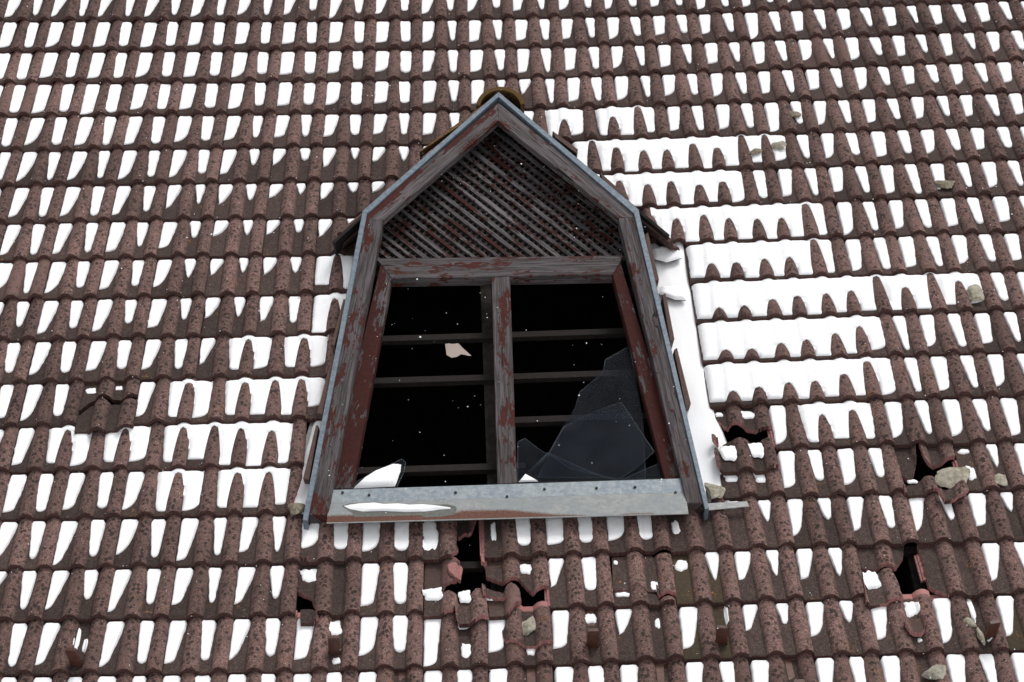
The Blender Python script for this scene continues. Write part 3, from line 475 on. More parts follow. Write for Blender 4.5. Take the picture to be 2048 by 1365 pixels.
# front wall of the house under the eaves, outside the picture
hw = bpy.data.meshes.new('house_wall')
bm = bmesh.new(); bmesh.ops.create_cube(bm, size=1); bm.to_mesh(hw); bm.free()
hwo = link('house_wall', hw, [M['plaster']]); hwo.scale = (U1 - U0, .3, ze - gz - .06); hwo.location = ((U0 + U1) / 2, ye + .35, (ze + gz) / 2 - .03)
setp(hwo, 'plastered house wall below the eaves of the tiled roof', 'wall')
nb_ = bpy.data.meshes.new('neighbour_house_wall')
bm = bmesh.new(); bmesh.ops.create_cube(bm, size=1); bm.to_mesh(nb_); bm.free()
nbo = link('neighbour_house_wall', nb_, [M['plaster']]); dirh = (cH - camo.matrix_world.translation).normalized()
pw = cH + dirh * 9; nbo.scale = (6, .4, 14); nbo.location = (pw.x, pw.y, gz + 7)
setp(nbo, 'pale peeling wall seen through the small hole in the far roof slope', 'wall')

# battens and rafters under the tiles
for j in range(-3, 18):
    spans = [(-4, 26)]
    if j == 10: spans = [(-4, 6.0), (9.35, 26)]
    if j == 11: spans = [(-4, 9.75), (12.05, 26)]
    if 1 <= j <= 7: spans = [(-4, 6.9), (11.6, 26)]
    for a, b_ in spans:
        ks = [a] + [k for k in range(-3, 26, 2) if a < k < b_] + [b_]
        V, Fs, uv = [], [], []
        for i, k in enumerate(ks):
            p = uvw(k, j) + Vector((0, .012, 0))
            for dy, dz in ((-.022, -.030), (.022, -.030), (.022, -.062), (-.022, -.062)): V.append(p + Vector((0, dy, dz))); uv.append((k * .3, dy * 3 + dz))
            if i:
                o_ = 4 * i
                for e in range(4): Fs.append((o_ - 4 + e, o_ - 4 + (e + 1) % 4, o_ + (e + 1) % 4, o_ + e))
        Fs += [(0, 1, 2, 3), (len(V) - 1, len(V) - 2, len(V) - 3, len(V) - 4)]
        pyd('batten', V, Fs, [M['batten']], roof, uv=uv)
for i in range(-4, 6):
    u = D['rafter'][0] + i * 1.02
    prism('rafter', [(u - .03, VE, -.064), (u + .03, VE, -.064), (u + .03, D['VR'], -.064), (u - .03, D['VR'], -.064)], (0, 0, -.14), M['wood_dark'], roof, Z0)

# ------------------------------------------------------------------ tiles
FP = D['ROOF']['footprint']
PIECED = {(p[1], p[2]) for p in D['ROOF']['pieces'] if p[0] == 'roof_tile'}
NVAR = 10
var = []
for s in range(NVAR):
    V, Fs, fm, uv, h = tile_mesh(s + 1)
    me = bpy.data.meshes.new('roof_tile'); me.from_pydata(V, [], Fs); me.polygons.foreach_set('material_index', fm)
    l = me.uv_layers.new(name='UVMap'); buf = []
    for lp in me.loops: buf += uv[lp.vertex_index]
    l.data.foreach_set('uv', buf)
    a = me.attributes.new('h', 'FLOAT', 'POINT'); a.data.foreach_set('value', h)
    for m in ('tile', 'nose', 'side', 'pink'): me.materials.append(M[m])
    me.shade_smooth(); me.set_sharp_from_angle(angle=math.radians(42)); var.append(me)
Ci = camo.matrix_world.inverted()
def toframe(p):
    q = Ci @ (RX @ Vector(p)); fx = D['CAM']['f'] / 2048
    return (.5 + fx * q.x / -q.z, .5 - fx * 2048 / 1365 * q.y / -q.z)
# columns that exist in each course beside the dormer
def start_end(j):
    if 7 <= j <= 12: return 14
    return None
intact, cut = [], []
for j in range(-5, 19):
    for k in range(-4, 27):
        if (k, j) in PIECED: continue
        if j in (11, 12) and 7 <= k <= 13: continue
        if 7 <= j <= 10 and 8 <= k <= 13: continue
        Mt = tmat(k, j)
        cs = [Mt @ Vector((x, y, 0)) for x in (0, .15, .3) for y in (0, .19, .385)]
        hit = any(inside((c.x, c.y), FP) for c in cs) or any(inside(f[:2], [(cs[0].x, cs[0].y), (cs[6].x, cs[6].y), (cs[8].x, cs[8].y), (cs[2].x, cs[2].y)]) for f in FP)
        fr = [toframe(c) for c in cs]
        seen = any(-.005 < x < 1.005 and -.01 < y < 1.01 for x, y in fr)
        if hit:
            if all(inside((c.x, c.y), FP) for c in cs): continue
            cut.append((k, j)); continue
        intact.append((seen, -Mt.translation.y, k, j))
parts_left = 300 - len(cut) - sum(1 for p in D['ROOF']['pieces'] if p[0] == 'roof_tile')
intact.sort(key=lambda t: (not t[0], -t[1]))
shown, rest = intact[:parts_left], intact[parts_left:]
for s, y, k, j in shown:
    o = bpy.data.objects.new('roof_tile', var[(k * 7 + j * 13 + (k * j) % 5) % NVAR]); COL.objects.link(o); o.parent = roof
    o.matrix_local = tmat(k, j)
    if (k, j) in ((13, 13), (13, 14), (13, 15), (13, 16), (18, 15)):
        o.material_slots[0].link = 'OBJECT'; o.material_slots[0].material = M['moss']
bigV, bigF, bigM, bigU, bigH = [], [], [], [], []
def addto(data, Mt, du):
    V, Fs, fm, uv, h = data; n0 = len(bigV)
    bigV.extend(Mt @ Vector(v) for v in V); bigF.extend(tuple(n0 + a for a in f) for f in Fs); bigM.extend(fm)
    bigU.extend((u[0] + du, u[1]) for u in uv); bigH.extend(h)
CX = [0, .04, .079, .09, .105, .126, .147, .162, .173, .219, .232, .247, .265, .285, .30]
coarse = [tile_mesh(50 + s, XS if s < 3 else CX) for s in range(6)]
for s, y, k, j in rest: addto(coarse[(k + j) % 3 + (0 if s else 3)], tmat(k, j), (k * 31 + j * 17) * 3.0)
o = pyd('roof_tiles_beyond', bigV, bigF, [M['tile'], M['nose'], M['side'], M['pink']], roof, fm=bigM, uv=bigU, h=bigH, smooth=True)
o.data.set_sharp_from_angle(angle=math.radians(42)); o['kind'] = 'stuff'
FPm = [(p[0], p[1]) for p in FP]
for k, j in cut:                                           # tiles trimmed along the dormer
    Mt = tmat(k, j); Mi = Mt.inverted()
    fp = [Mi @ Vector((p[0], p[1], 0)) for p in FPm]; fp = [(p.x, p.y) for p in fp]
    rim = [(0, 0), (.3, 0), (.3, .385), (0, .385)]
    keep = lambda p: not inside(p, fp)
    def snap(p):
        a, b_ = nearest(p, fp), nearest(p, rim)
        return a if a[0] < b_[0] else b_
    dat = poly_piece(keep, snap, k + j * 31, 0, .3, 0, .385, step=.0105, nose_y=0)
    if dat is None: continue
    fm = [2 if m == 3 else m for m in dat[2]]
    o = pyd('roof_tile', dat[0], dat[1], [M['tile'], M['nose'], M['side'], M['pink']], roof, fm=fm, uv=dat[3], h=dat[4], smooth=True)
    o.data.set_sharp_from_angle(angle=math.radians(42)); o.matrix_local = Mt
piece_z = {}
for n_, (name, k, j, poly, dz, label, tl) in enumerate(D['ROOF']['pieces']):
    rr = random.Random(n_ + 5)
    xs_, ys_ = [p[0] for p in poly], [p[1] for p in poly]
    slid = dz > .006
    x0, x1 = max(min(xs_), -.02 if slid else 0), min(max(xs_), .325 if slid else .3); y0, y1 = min(ys_), max(ys_)
    if not slid: y0 = max(y0, 0); y1 = min(y1, .385)
    pl = [(max(x0, min(x1, p[0])), max(y0, min(y1, p[1]))) for p in poly]
    has_nose = y0 < .03 or 'nose' in (label or '') or 'lower half' in (label or '')
    dat = poly_piece(lambda p: inside(p, pl), lambda p: nearest(p, pl), n_ * 3.7, x0, x1, y0, y1, step=.0065, rough=.004, nose_y=y0 if has_nose else None)
    if dat is None: print('empty piece', n_); continue
    Mt = tmat(k, j)
    if (label or '').startswith('cracked tile, '): dat = (dat[0], dat[1], [1 if m == 3 else m for m in dat[2]], dat[3], dat[4])
    if 'fresh pink' in (label or ''): dat = (dat[0], dat[1], [3] * len(dat[2]), dat[3], dat[4])
    if name == 'tile_fragment':
        c = Vector((sum(xs_) / len(xs_), sum(ys_) / len(ys_), 0)); base = Mt @ c
        rt = Matrix.Rotation(rr.uniform(-.10, .10), 4, 'X') @ Matrix.Rotation(rr.uniform(-.12, .12), 4, 'Y')
        o = pyd(name, [rt @ (Vector(v) - c) for v in dat[0]], dat[1], [M['tile'], M['nose'], M['side'], M['pink']], None, fm=dat[2], uv=dat[3], h=dat[4], smooth=True)
        R3 = Mt.to_3x3().to_4x4()
        o.matrix_world = RX @ (Matrix.Translation(base + Vector((0, 0, dz))) @ R3)
        setp(o, label, 'tile fragment')
    else:
        o = pyd(name, dat[0], dat[1], [M['tile'], M['nose'], M['side'], M['pink']], roof, fm=dat[2], uv=dat[3], h=dat[4], smooth=True)
        rt = Matrix.Rotation(rr.uniform(-.02, .02) if slid else 0, 4, 'X') @ Matrix.Rotation(rr.uniform(-.02, .02) if slid else 0, 4, 'Y')
        o.matrix_local = Matrix.Translation((0, 0, dz)) @ Mt @ rt
        setp(o, label)
    o.data.set_sharp_from_angle(angle=math.radians(42))

# interlocking lips laid bare, still pink, where the tile to the left is gone
for k, j, ya, yb in ((10, 13, .02, .30), (11, 14, .015, .16), (15, 11, .02, .17), (18, 12, .15, .24), (17, 14, .12, .30)):
    Mt = tmat(k, j)
    for x0, x1, z in ((-.024, -.013, -.011), (-.013, .001, -.004)):
        prism('tile_lip', [Mt @ Vector(p) for p in ((x0, ya, z), (x1, ya, z), (x1, yb, z), (x0, yb, z))], (0, 0, -.014), M['pink'], roof, Z0, .001)
# ------------------------------------------------------------------ flashing sheets beside the dormer
def sheet(name, pts, mat, w=None): return prism(name, pts, (0, 0, -.003), mat, roof, Z0)
sheet('flashing_sheet', D['ROOF']['sheet_right'], M['flash']); sheet('flashing_sheet', D['ROOF']['sheet_left'], M['flash'])
sheet('corner_flashing', D['ROOF']['corner_sheet'], M['flash'])
for s in ('step1', 'step2'): sheet('step_flashing', [(p[0], p[1], p[2] - .004) for p in D['ROOF'][s]], M['nail'])

# ------------------------------------------------------------------ dormer
DD = D['DORMER']; foot = Vector(DD['foot'])
dorm = empty('dormer', foot)
setp(dorm, 'derelict gabled dormer with peeling red and grey boards, lattice gable and smashed windows', 'dormer')
DN = Vector((0, -.0618, 1)).normalized()
def dp(name, key, depth, mat, bevel=.003, pts=None, **kw): return prism(name, pts or DD[key], DN * -depth, M[mat], dorm, foot, bevel, **kw)
dp('barge_board', 'barge_left', .045, 'wood_edge'); dp('barge_board', 'barge_right', .045, 'wood')
dp('corner_post', 'post_left', .09, 'wood_post'); dp('corner_post', 'post_right', .09, 'wood_post')
dp('lintel', 'lintel', .07, 'wood_post'); dp('window_jamb', 'jamb_left', .07, 'wood_red'); dp('window_jamb', 'jamb_right', .07, 'wood_red')
dp('mullion', 'mullion', .07, 'wood_post')
for s in ('strip_barge_left', 'strip_barge_right', 'strip_post_left', 'strip_post_right'): dp('metal_edging', s, .11, 'galv', .0015)
dp('sill_plate', 'plate', .012, 'plate', .001)
ap = [Vector(p) for p in DD['apron']]
apn = (ap[1] - ap[0]).cross(ap[3] - ap[0]).normalized()
if apn.z < 0: apn = -apn
axA = (ap[0] - ap[1]); axA = axA if axA.x > 0 else -axA
acA = apn.cross(axA.normalized())
acA = acA if acA.y > 0 else -acA
o = prism('sill_apron', ap, apn * -.004, M['apron'], dorm, foot, 0, axis=axA)
l = o.data.uv_layers[0]; low = min((Vector(p) - foot).dot(acA) for p in DD['apron'][2:])
a0 = min((Vector(p) - foot).dot(axA.normalized()) for p in DD['apron'])
bl = [Vector(p) - foot for p in DD['apron'][2:]]
for lp in o.data.loops:
    c = o.data.vertices[lp.vertex_index].co; e = bl[1] - bl[0]; t = (c - bl[0]).dot(e) / e.dot(e)
    l.data[lp.index].uv = ((c - min(bl, key=lambda q: q.x)).dot(axA.normalized()), (c - (bl[0] + e * t)).length)
for p in DD['nails']:
    bm = bmesh.new(); bmesh.ops.create_cone(bm, cap_ends=True, segments=10, radius1=.0075, radius2=.006, depth=.005)
    me = bpy.data.meshes.new('nail'); bm.to_mesh(me); bm.free(); o = link('nail', me, [M['nail']], dorm); o.location = Vector(p) - foot
# wooden sill beam and inner sides that close the recess
def clip(poly, reg):
    out = [Vector(p) for p in poly]; n = len(reg)
    ctr = sum((Vector(r[:2]) for r in reg), Vector((0, 0))) / n
    for i in range(n):
        a, b_ = Vector(reg[i][:2]), Vector(reg[(i + 1) % n][:2]); nn = Vector((-(b_ - a).y, (b_ - a).x))
        if nn.dot(ctr - a) < 0: nn = -nn
        res = []
        for q in range(len(out)):
            p1, p2 = out[q], out[(q + 1) % len(out)]; d1, d2 = nn.dot(p1.xy - a), nn.dot(p2.xy - a)
            if d1 >= 0: res.append(p1)
            if d1 * d2 < 0: res.append(p1 + (p2 - p1) * (d1 / (d1 - d2)))
        out = res
        if not out: return []
    return out
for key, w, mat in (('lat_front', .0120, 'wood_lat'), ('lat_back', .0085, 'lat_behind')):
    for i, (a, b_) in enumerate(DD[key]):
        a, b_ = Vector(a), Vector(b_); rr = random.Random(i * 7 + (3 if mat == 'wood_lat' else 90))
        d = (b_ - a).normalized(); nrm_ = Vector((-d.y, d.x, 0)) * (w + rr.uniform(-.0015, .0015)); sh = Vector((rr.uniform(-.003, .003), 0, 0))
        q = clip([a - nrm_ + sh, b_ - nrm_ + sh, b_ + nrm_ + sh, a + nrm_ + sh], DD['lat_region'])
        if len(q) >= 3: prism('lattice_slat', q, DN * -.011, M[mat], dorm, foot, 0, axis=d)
# dark sheet added behind the lattice, standing in for the attic's darkness
o = dp('dark_backing', None, .012, 'attic', 0, pts=[Vector(p) - DN * .10 for p in DD['lat_region']])
# dormer roof: tiles on both slopes, soffits, ridge tile
apex = Vector(DD['apex'])
for key in ('eave_left', 'eave_right'):
    ev = Vector(DD[key]); up = (apex - ev); L = up.length; up.normalize()
    x = BACK if key == 'eave_left' else -BACK
    z = x.cross(up)
    if z.z < 0: x = -x; z = x.cross(up)
    z.normalize(); xx = up.cross(z).normalized(); gauge = L / 4.15
    prism('soffit_board', [ev + up * .02, apex - up * .03, apex - up * .03 + BACK * .5, ev + up * .02 + BACK * .34], z * -.016, M['wood_dark'], dorm, foot)
    for c in range(4):
        ysc = gauge / G * 1.02 if c < 3 else (L - 3 * gauge) / .385
        for r in range(2):
            me = var[(c * 3 + r + (0 if x == BACK else 5)) % NVAR]
            o = bpy.data.objects.new('roof_tile', me); COL.objects.link(o); o.parent = dorm
            pos = ev + up * (gauge * c) + (BACK * (.05 + .3 * r) if xx.dot(BACK) > 0 else BACK * (.05 + .3 * (r + 1))) + z * .006
            o.matrix_local = Matrix.Translation(pos - foot) @ Matrix(((xx.x, up.x, z.x, 0), (xx.y, up.y, z.y, 0), (xx.z, up.z, z.z, 0), (0, 0, 0, 1))) @ Matrix.Rotation(-.05, 4, 'X') @ Matrix.Diagonal((1, ysc, 1, 1))
rc = Vector(DD['ridge']); side = Vector((1, 0, 0)); upv = side.cross(BACK).normalized(); upv = upv if upv.y > 0 else -upv
V, Fs, uv = [], [], []
NS = 18; LR = .34
for q, (ro, yo) in enumerate(((.146, 0), (.146, LR), (.122, LR), (.122, 0))):
    for i in range(NS + 1):
        t = math.radians(8) + math.radians(164) * i / NS
        V.append(rc - foot + side * (ro * math.cos(t)) + upv * (ro * .92 * math.sin(t)) + BACK * yo); uv.append((t * .14, yo + q * .5))
for q in range(4):
    for i in range(NS):
        a = q * (NS + 1) + i; b_ = ((q + 1) % 4) * (NS + 1) + i; Fs.append((a, a + 1, b_ + 1, b_))
for i in (0, NS): Fs.append(tuple(q * (NS + 1) + i for q in range(4)))
pyd('ridge_tile', V, Fs, [M['lichen']], dorm, uv=uv, smooth=False)
for vp in DD['verge']: prism('verge_tile', vp, BACK * .12, M['lichen' if vp is DD['verge'][0] else 'side'], dorm, foot, .001)
for cpts in DD['cheeks']:
    prism('cheek_tile', cpts, BACK * .17, M['side'], dorm, foot, .001)
for key in ('strip_post_left', 'strip_post_right'):
    s = 1 if 'left' in key else -1
    a, b_ = Vector(DD[key][0]), Vector(DD[key][3 if s > 0 else 2])
    a, b_ = (Vector(DD[key][0]), Vector(DD[key][3])) if s > 0 else (Vector(DD[key][1]), Vector(DD[key][2]))
    i_ = Vector((.012 * s, 0, -.02)); prism('cheek_panel', [a + i_, b_ + i_, b_ + i_ + BACK * .20, a + i_ + BACK * .42], (.018 * s, 0, 0), M['wood_dark'], dorm, foot)
for g in DD['glass'] + [DD['glass_left']]:
    o = prism('glass_shard', g, DN * -.004, M['glass'], dorm, foot, .0034)
    o.data.materials.append(M['glass_edge'])
    for f in o.data.polygons: f.material_index = 0 if abs(f.normal.dot(DN)) > .98 else 1

# ------------------------------------------------------------------ snow
SV, SF = [], []
def sgrid(fn, nu, nv):
    n0 = len(SV)
    for b_ in range(nv + 1):
        for a in range(nu + 1): SV.append(fn(a / nu, b_ / nv))
    for b_ in range(nv):
        for a in range(nu):
            i = n0 + b_ * (nu + 1) + a; SF.append((i, i + 1, i + nu + 2, i + nu + 1))
ROWS = {
 -1: (0, '88 80 87 85 87 85 87 80 87 82 80 80 80 62 95 75 80 68 80 68 75 60 73 70 75 68 75 68 72 70 88 80 85 70 75 60 70 65 70 65 70 65 70 65'),
 0: (0, '88 88 88 87 88 85 90 85 83 82 80 78 78 77 77 77 77 75 78 72 78 72 78 78 75 72 80 70 70 65 72 68 99 75 75 72 78 68 72 65 72 68 70 65'),
 1: (0, '90 88 85 85 87 87 85 83 85 80 87 75 78 75 75 62 72 75 75 77 78 75 85 85 80 78 78 72 78 68 72 68 80 72 75 72 78 65 72 62 78 58 70 65'),
 2: (0, '90 90 92 88 98 92 85 85 85 80 85 75 75 72 75 75 72 72 75 70 80 30 50 85 80 80 80 72 70 70 78 72 75 75 68 65 75 62 62 60 70 65 68 60'),
 3: (0, '88 88 85 85 88 88 88 85 82 78 78 70 70 68 70 65 65 68 70 60 0 0 80 90 85 88 88 82 80 82 80 78 96 72 78 75 78 70 70 65 68 70 68 65'),
 4: (0, '88 85 88 85 87 82 87 80 83 72 75 47 50 35 58 33 43 42 40 0 0 0 90 90 85 93 97 92 92 97 90 82 80 75 78 70 80 72 75 68 68 65 65 60'),
 5: (1, '85 85 85 85 85 75 68 55 57 45 40 30 48 27 30 0 0 0 0 0 0 0 90 95 95 95 97 92 95 85 82 82 75 82 85 90 80 75 78 75 75 70'),
 6: (1, '85 85 85 82 82 68 75 45 42 40 40 35 50 30 40 0 0 0 0 0 0 0 0 0 0 95 97 95 95 97 95 93 95 85 82 82 80 75 72 70 70 65'),
 7: (1, '75 85 85 72 78 70 75 50 45 38 48 42 78 90 0 0 0 0 0 0 0 0 0 0 0 0 92 95 97 95 95 92 90 88 85 85 80 75 75 70 70 65'),
 8: (1, '80 65 85 72 82 62 75 55 52 50 65 70 99 95 0 0 0 0 0 0 0 0 0 0 0 0 95 95 95 95 95 92 90 92 90 82 80 75 90 75 75 70'),
 9: (1, '80 75 82 78 75 72 75 75 65 80 80 78 78 90 0 0 0 0 0 0 0 0 0 0 0 0 95 95 95 95 95 92 85 88 82 85 78 75 75 70'),
 10: (1, '80 80 88 78 0 0 85 88 90 85 85 88 70 0 0 0 0 0 0 0 0 0 0 0 0 0 92 92 90 92 90 90 90 85 85 80 78 75 75 70'),
 11: (1, '30 50 85 82 90 82 82 85 80 95 99 95 0 0 0 0 0 0 0 0 0 0 0 0 0 0 0 0 90 88 82 85 85 78 85 75 88 80'),
 12: (1, '80 80 85 85 82 80 85 90 90 85 85 80 0 0 0 0 0 0 0 0 0 0 0 0 0 0 0 0 82 68 80 65 0 0 0 50 70 60'),
 13: (2, '75 80 95 78 75 82 90 80 75 75 70 74 80 80 0 0 0 78 78 76 74 74 0 0 14 45 78 45 72 68 78 55 70 40 70 60'),
 14: (2, '50 78 80 60 87 72 75 72 75 65 33 75 85 82 0 0 0 0 58 68 0 0 0 55 58 52 60 55 0 0 0 50 75 60 70 60'),
 15: (2, '70 85 83 0 88 82 83 78 78 72 80 0 75 70 99 0 75 0 72 0 50 0 80 0 50 40 65 40 75 0 85 0 75 65 70 60'),
 16: (2, '75 75 75 75 80 72 75 75 78 72 75 75 75 0 78 75 75 0 78 75 75 0 75 75 75 0 80 75 85 0 80 75 75 75'),
}
COV = {3: {(11, 2): .45, (12, 2): .40, (13, 1): .06},
 4: {(12, 2): .32, (13, 1): .45, (13, 2): .45, (14, 1): .28, (14, 2): .45, (15, 1): .04, (15, 2): .05, (12, 1): .06},
 5: {(12, 1): .3, (12, 2): .28, (13, 1): .42, (13, 2): .35, (14, 1): .5, (14, 2): .42, (18, 2): .0},
 6: {(13, 1): .3, (13, 2): .4, (14, 1): .32, (14, 2): .45, (15, 1): .5, (15, 2): .5, (16, 1): .1},
 7: {(14, 1): .66, (14, 2): .65, (15, 1): .58, (15, 2): .56, (16, 1): .06, (7, 1): .02},
 8: {(14, 1): .8, (14, 2): .76, (15, 1): .62, (15, 2): .55, (16, 1): .52, (16, 2): .46, (17, 1): .07, (17, 2): .42, (18, 1): .04, (18, 2): .3, (7, 1): .14},
 9: {(14, 1): .82, (14, 2): .82, (15, 1): .7, (15, 2): .63, (16, 1): .5, (16, 2): .34, (5, 2): .1, (6, 2): .1},
 10: {(14, 1): .78, (14, 2): .70, (15, 1): .62, (15, 2): .6, (16, 1): .46, (16, 2): .16, (4, 2): .1, (5, 2): .11, (6, 1): .09, (6, 2): .08},
 11: {(15, 2): .34, (16, 1): .25, (2, 2): .1, (3, 2): .1, (4, 2): .1, (5, 1): .08, (5, 2): .15, (6, 1): .2},
 12: {(4, 2): .08, (5, 2): .12, (6, 1): .12}}
RC = {1: .126, 2: .265}
PW = {0: (.001, .094), 1: (.157, .232)}
def base_z(j, x, y): return prof(x) + RISE * (1 - y / G)
def roofpt(k, j, x, s, dz):
    """a point above tile k of course j, s = 0 under the nose of the course above, 1 at its own nose"""
    a0, a1 = uvw(k - 1, j), uvw(k, j); b0, b1 = uvw(k - 1, j - 1), uvw(k, j - 1)
    f = x / TW; lo = a0 + (a1 - a0) * f; hi = b0 + (b1 - b0) * f
    p = lo + (hi - lo) * (1 - s)
    return Vector((p.x, p.y, base_z(j, x, G * (1 - s)) + dz))
def nz(a, b_, c): return mn.noise(Vector((a, b_, c)))
def snow_pan(k, j, pan, L, cl, cr, taper, s0=.03, narrow=1.0):
    if s0 < .1 and max(cl, cr) > 0: s0 = .005
    """one tongue of snow in a tile channel; cl, cr: how far down the ribs at its sides are bridged"""
    if L < .08: return
    xl0, xr0 = PW[pan]; sd = k * 17.3 + j * 5.9 + pan * 3.1; rr = random.Random(int(sd * 1000))
    big = narrow < 1
    cL, cR = (RC[2] - TW, RC[1]) if pan == 0 else (RC[1], RC[2])
    lean = rr.uniform(-.005, .005); rnd = rr.uniform(.72, 1.28); bend = rr.uniform(.8, 1.45); tca = (rr.uniform(.82, .90) if rr.random() < .72 else rr.uniform(.62, .72)) if cl + cr == 0 else .82; ctr = rr.random(); th = .015 * rr.uniform(.85, 1.2)
    cov = max(cl, cr)
    def edges(s):
        t = max(0.0, min(1.0, s / L))
        w = xr0 - xl0
        if pan == 0:                                      # against the joint: straight left side, slanted tip
            l = xl0 + .001; tp = min(.70, taper * (.34 if cov > .1 else 1.12) * rnd)
            r = xr0 - w * tp * t ** bend
            tc = tca
            if t > tc: q = (t - tc) / (1 - tc); r = l + (r - l) * max(0, 1 - q ** 2.3) ** .5
            if taper > .55: l += w * .34 * ctr * max(0, t - .25) ** 1.4
        else:
            c = (xl0 + xr0) / 2 + lean; hw = w / 2 * (1 - min(.80, taper * 1.08 * rnd) * t ** (.9 * bend if taper > .5 else bend))
            tip = min(.32, .085 / L); tc = 1 - tip
            if t > tc: q = (t - tc) / tip; hw *= max(0, 1 - q * q) ** .5
            l, r = c - hw, c + hw
        if s - max(s0, 0) < .035:
            q = max(0, 1 - max(0, s - max(s0, 0)) / .035); l += .006 * q * q; r -= .006 * q * q
        wob = .0028
        l += nz(s * 9, sd, 0) * wob + nz(s * 38, sd, 4) * .0014; r += nz(s * 9, sd, 9) * wob + nz(s * 38, sd, 14) * .0014
        jl = jr = 0.0
        if cl > 0:
            if s < cl: l, jl = cL - .002, 1.0
            else:
                q = (s - cl) / max(.05, 1 - cl); a = cL + .040 * min(1, .26 + .74 * (q * 1.45) ** .6) ; l = min(l, a) if pan == 1 else min(max(l, a) if a > 0 else l, a if a > l else l)
                if pan == 0: l = min(xl0, a)
        if cr > 0:
            if s < cr: r, jr = cR + .002, 1.0
            else: q = (s - cr) / max(.05, 1 - cr); r = max(r, cR - .040 * min(1, .26 + .74 * (q * 1.45) ** .6))
        if r < l: l = r = (l + r) / 2
        return l, r, jl, jr
    nv = max(10, int((60 if cov > .02 else 28) * L)); nu = 14
    def fn(a, b_):
        s = s0 + (L - s0) * (1 - (1 - b_) ** 1.25)
        l, r, jl, jr = edges(s); x = l + (r - l) * a
        e = 1.0
        tt = (s - s0) / (L - s0); ew = .34 if cov > 0 else .15
        ql, qr = min(1, a / ew), min(1, (1 - a) / ew)
        el = jl * .72 + (1 - jl * .72) * (1 - (1 - ql) ** 2) ** .5 if jl else (1 - (1 - ql) ** 2) ** .5
        er = jr * .72 + (1 - jr * .72) * (1 - (1 - qr) ** 2) ** .5 if jr else (1 - (1 - qr) ** 2) ** .5
        e = min(el, er)
        e *= (1 - max(0, (tt - .93) / .07) ** 2) ** .5 if tt > .93 else 1
        if cov > 0 and s < .07: e *= max(0, s + .01) / .08 if (a < .3 and jl or a > .7 and jr) else max(.35, (s + .02) / .09)
        dz = max(.0035 if cov == 0 else .0105, (th + .006) * (1 - .55 * max(0, tt - .3) / .7) - prof(x) * .72) * e * (1 + .15 * nz(x * 30, s * 8, sd)) - .0008
        if cov > 0: dz += .45 * (HR - prof(x)) * e * max(0, min(1, 1 - (s - cov) / .45)) * min(1, max(0, s + .02) / .10)
        return roofpt(k, j, x, min(s, 1.0), dz)
    sgrid(fn, nu, nv)
S0 = {(k, 13): .13 for k in range(7, 13)}
for j in range(-5, 19):
    row = ROWS.get(j)
    for k in range(-4, 27):
        for pan in (0, 1):
            L = .72 + .1 * nz(k * .37, j * .41, pan)
            if row:
                idx = (k - row[0]) * 2 + pan; v = row[1].split()
                if 0 <= idx < len(v): L = int(v[idx]) / 100
                elif 7 <= j <= 12 and 8 <= k <= 13: L = 0
            if (k, j) in PIECED and (k, j) != (6, 12): L = 0
            mid_ = roofpt(k, j, .05 + .14 * pan, L * .5, 0)
            if 2 <= j <= 12 and inside((mid_.x, mid_.y), FPm): L = 0
            if L < .08: continue
            if j <= -1: tp = .5
            elif j <= 2: tp = .16 if k < 9 else (.34 if pan == 0 else .52)
            elif j == 3: tp = .32 if k < 5 else .42
            elif j >= 13: tp = .52 if k < 7 or k > 12 else .28
            elif k >= 12: tp = .34 if pan == 0 else .45
            elif j >= 10: tp = .38
            else: tp = .45 if L > .68 else .62
            if L < .6: tp = max(tp, .72)
            cv = COV.get(j, {})
            fc = 1.35 if k < 8 else 1.0
            cl = cv.get((k - 1, 2), 0) if pan == 0 else cv.get((k, 1), 0); cr = cv.get((k, 1), 0) if pan == 0 else cv.get((k, 2), 0)
            cl *= fc; cr *= fc
            if (k, j) in S0: tp = .10
            snow_pan(k, j, pan, L, cl, cr, tp, S0.get((k, j), .03))
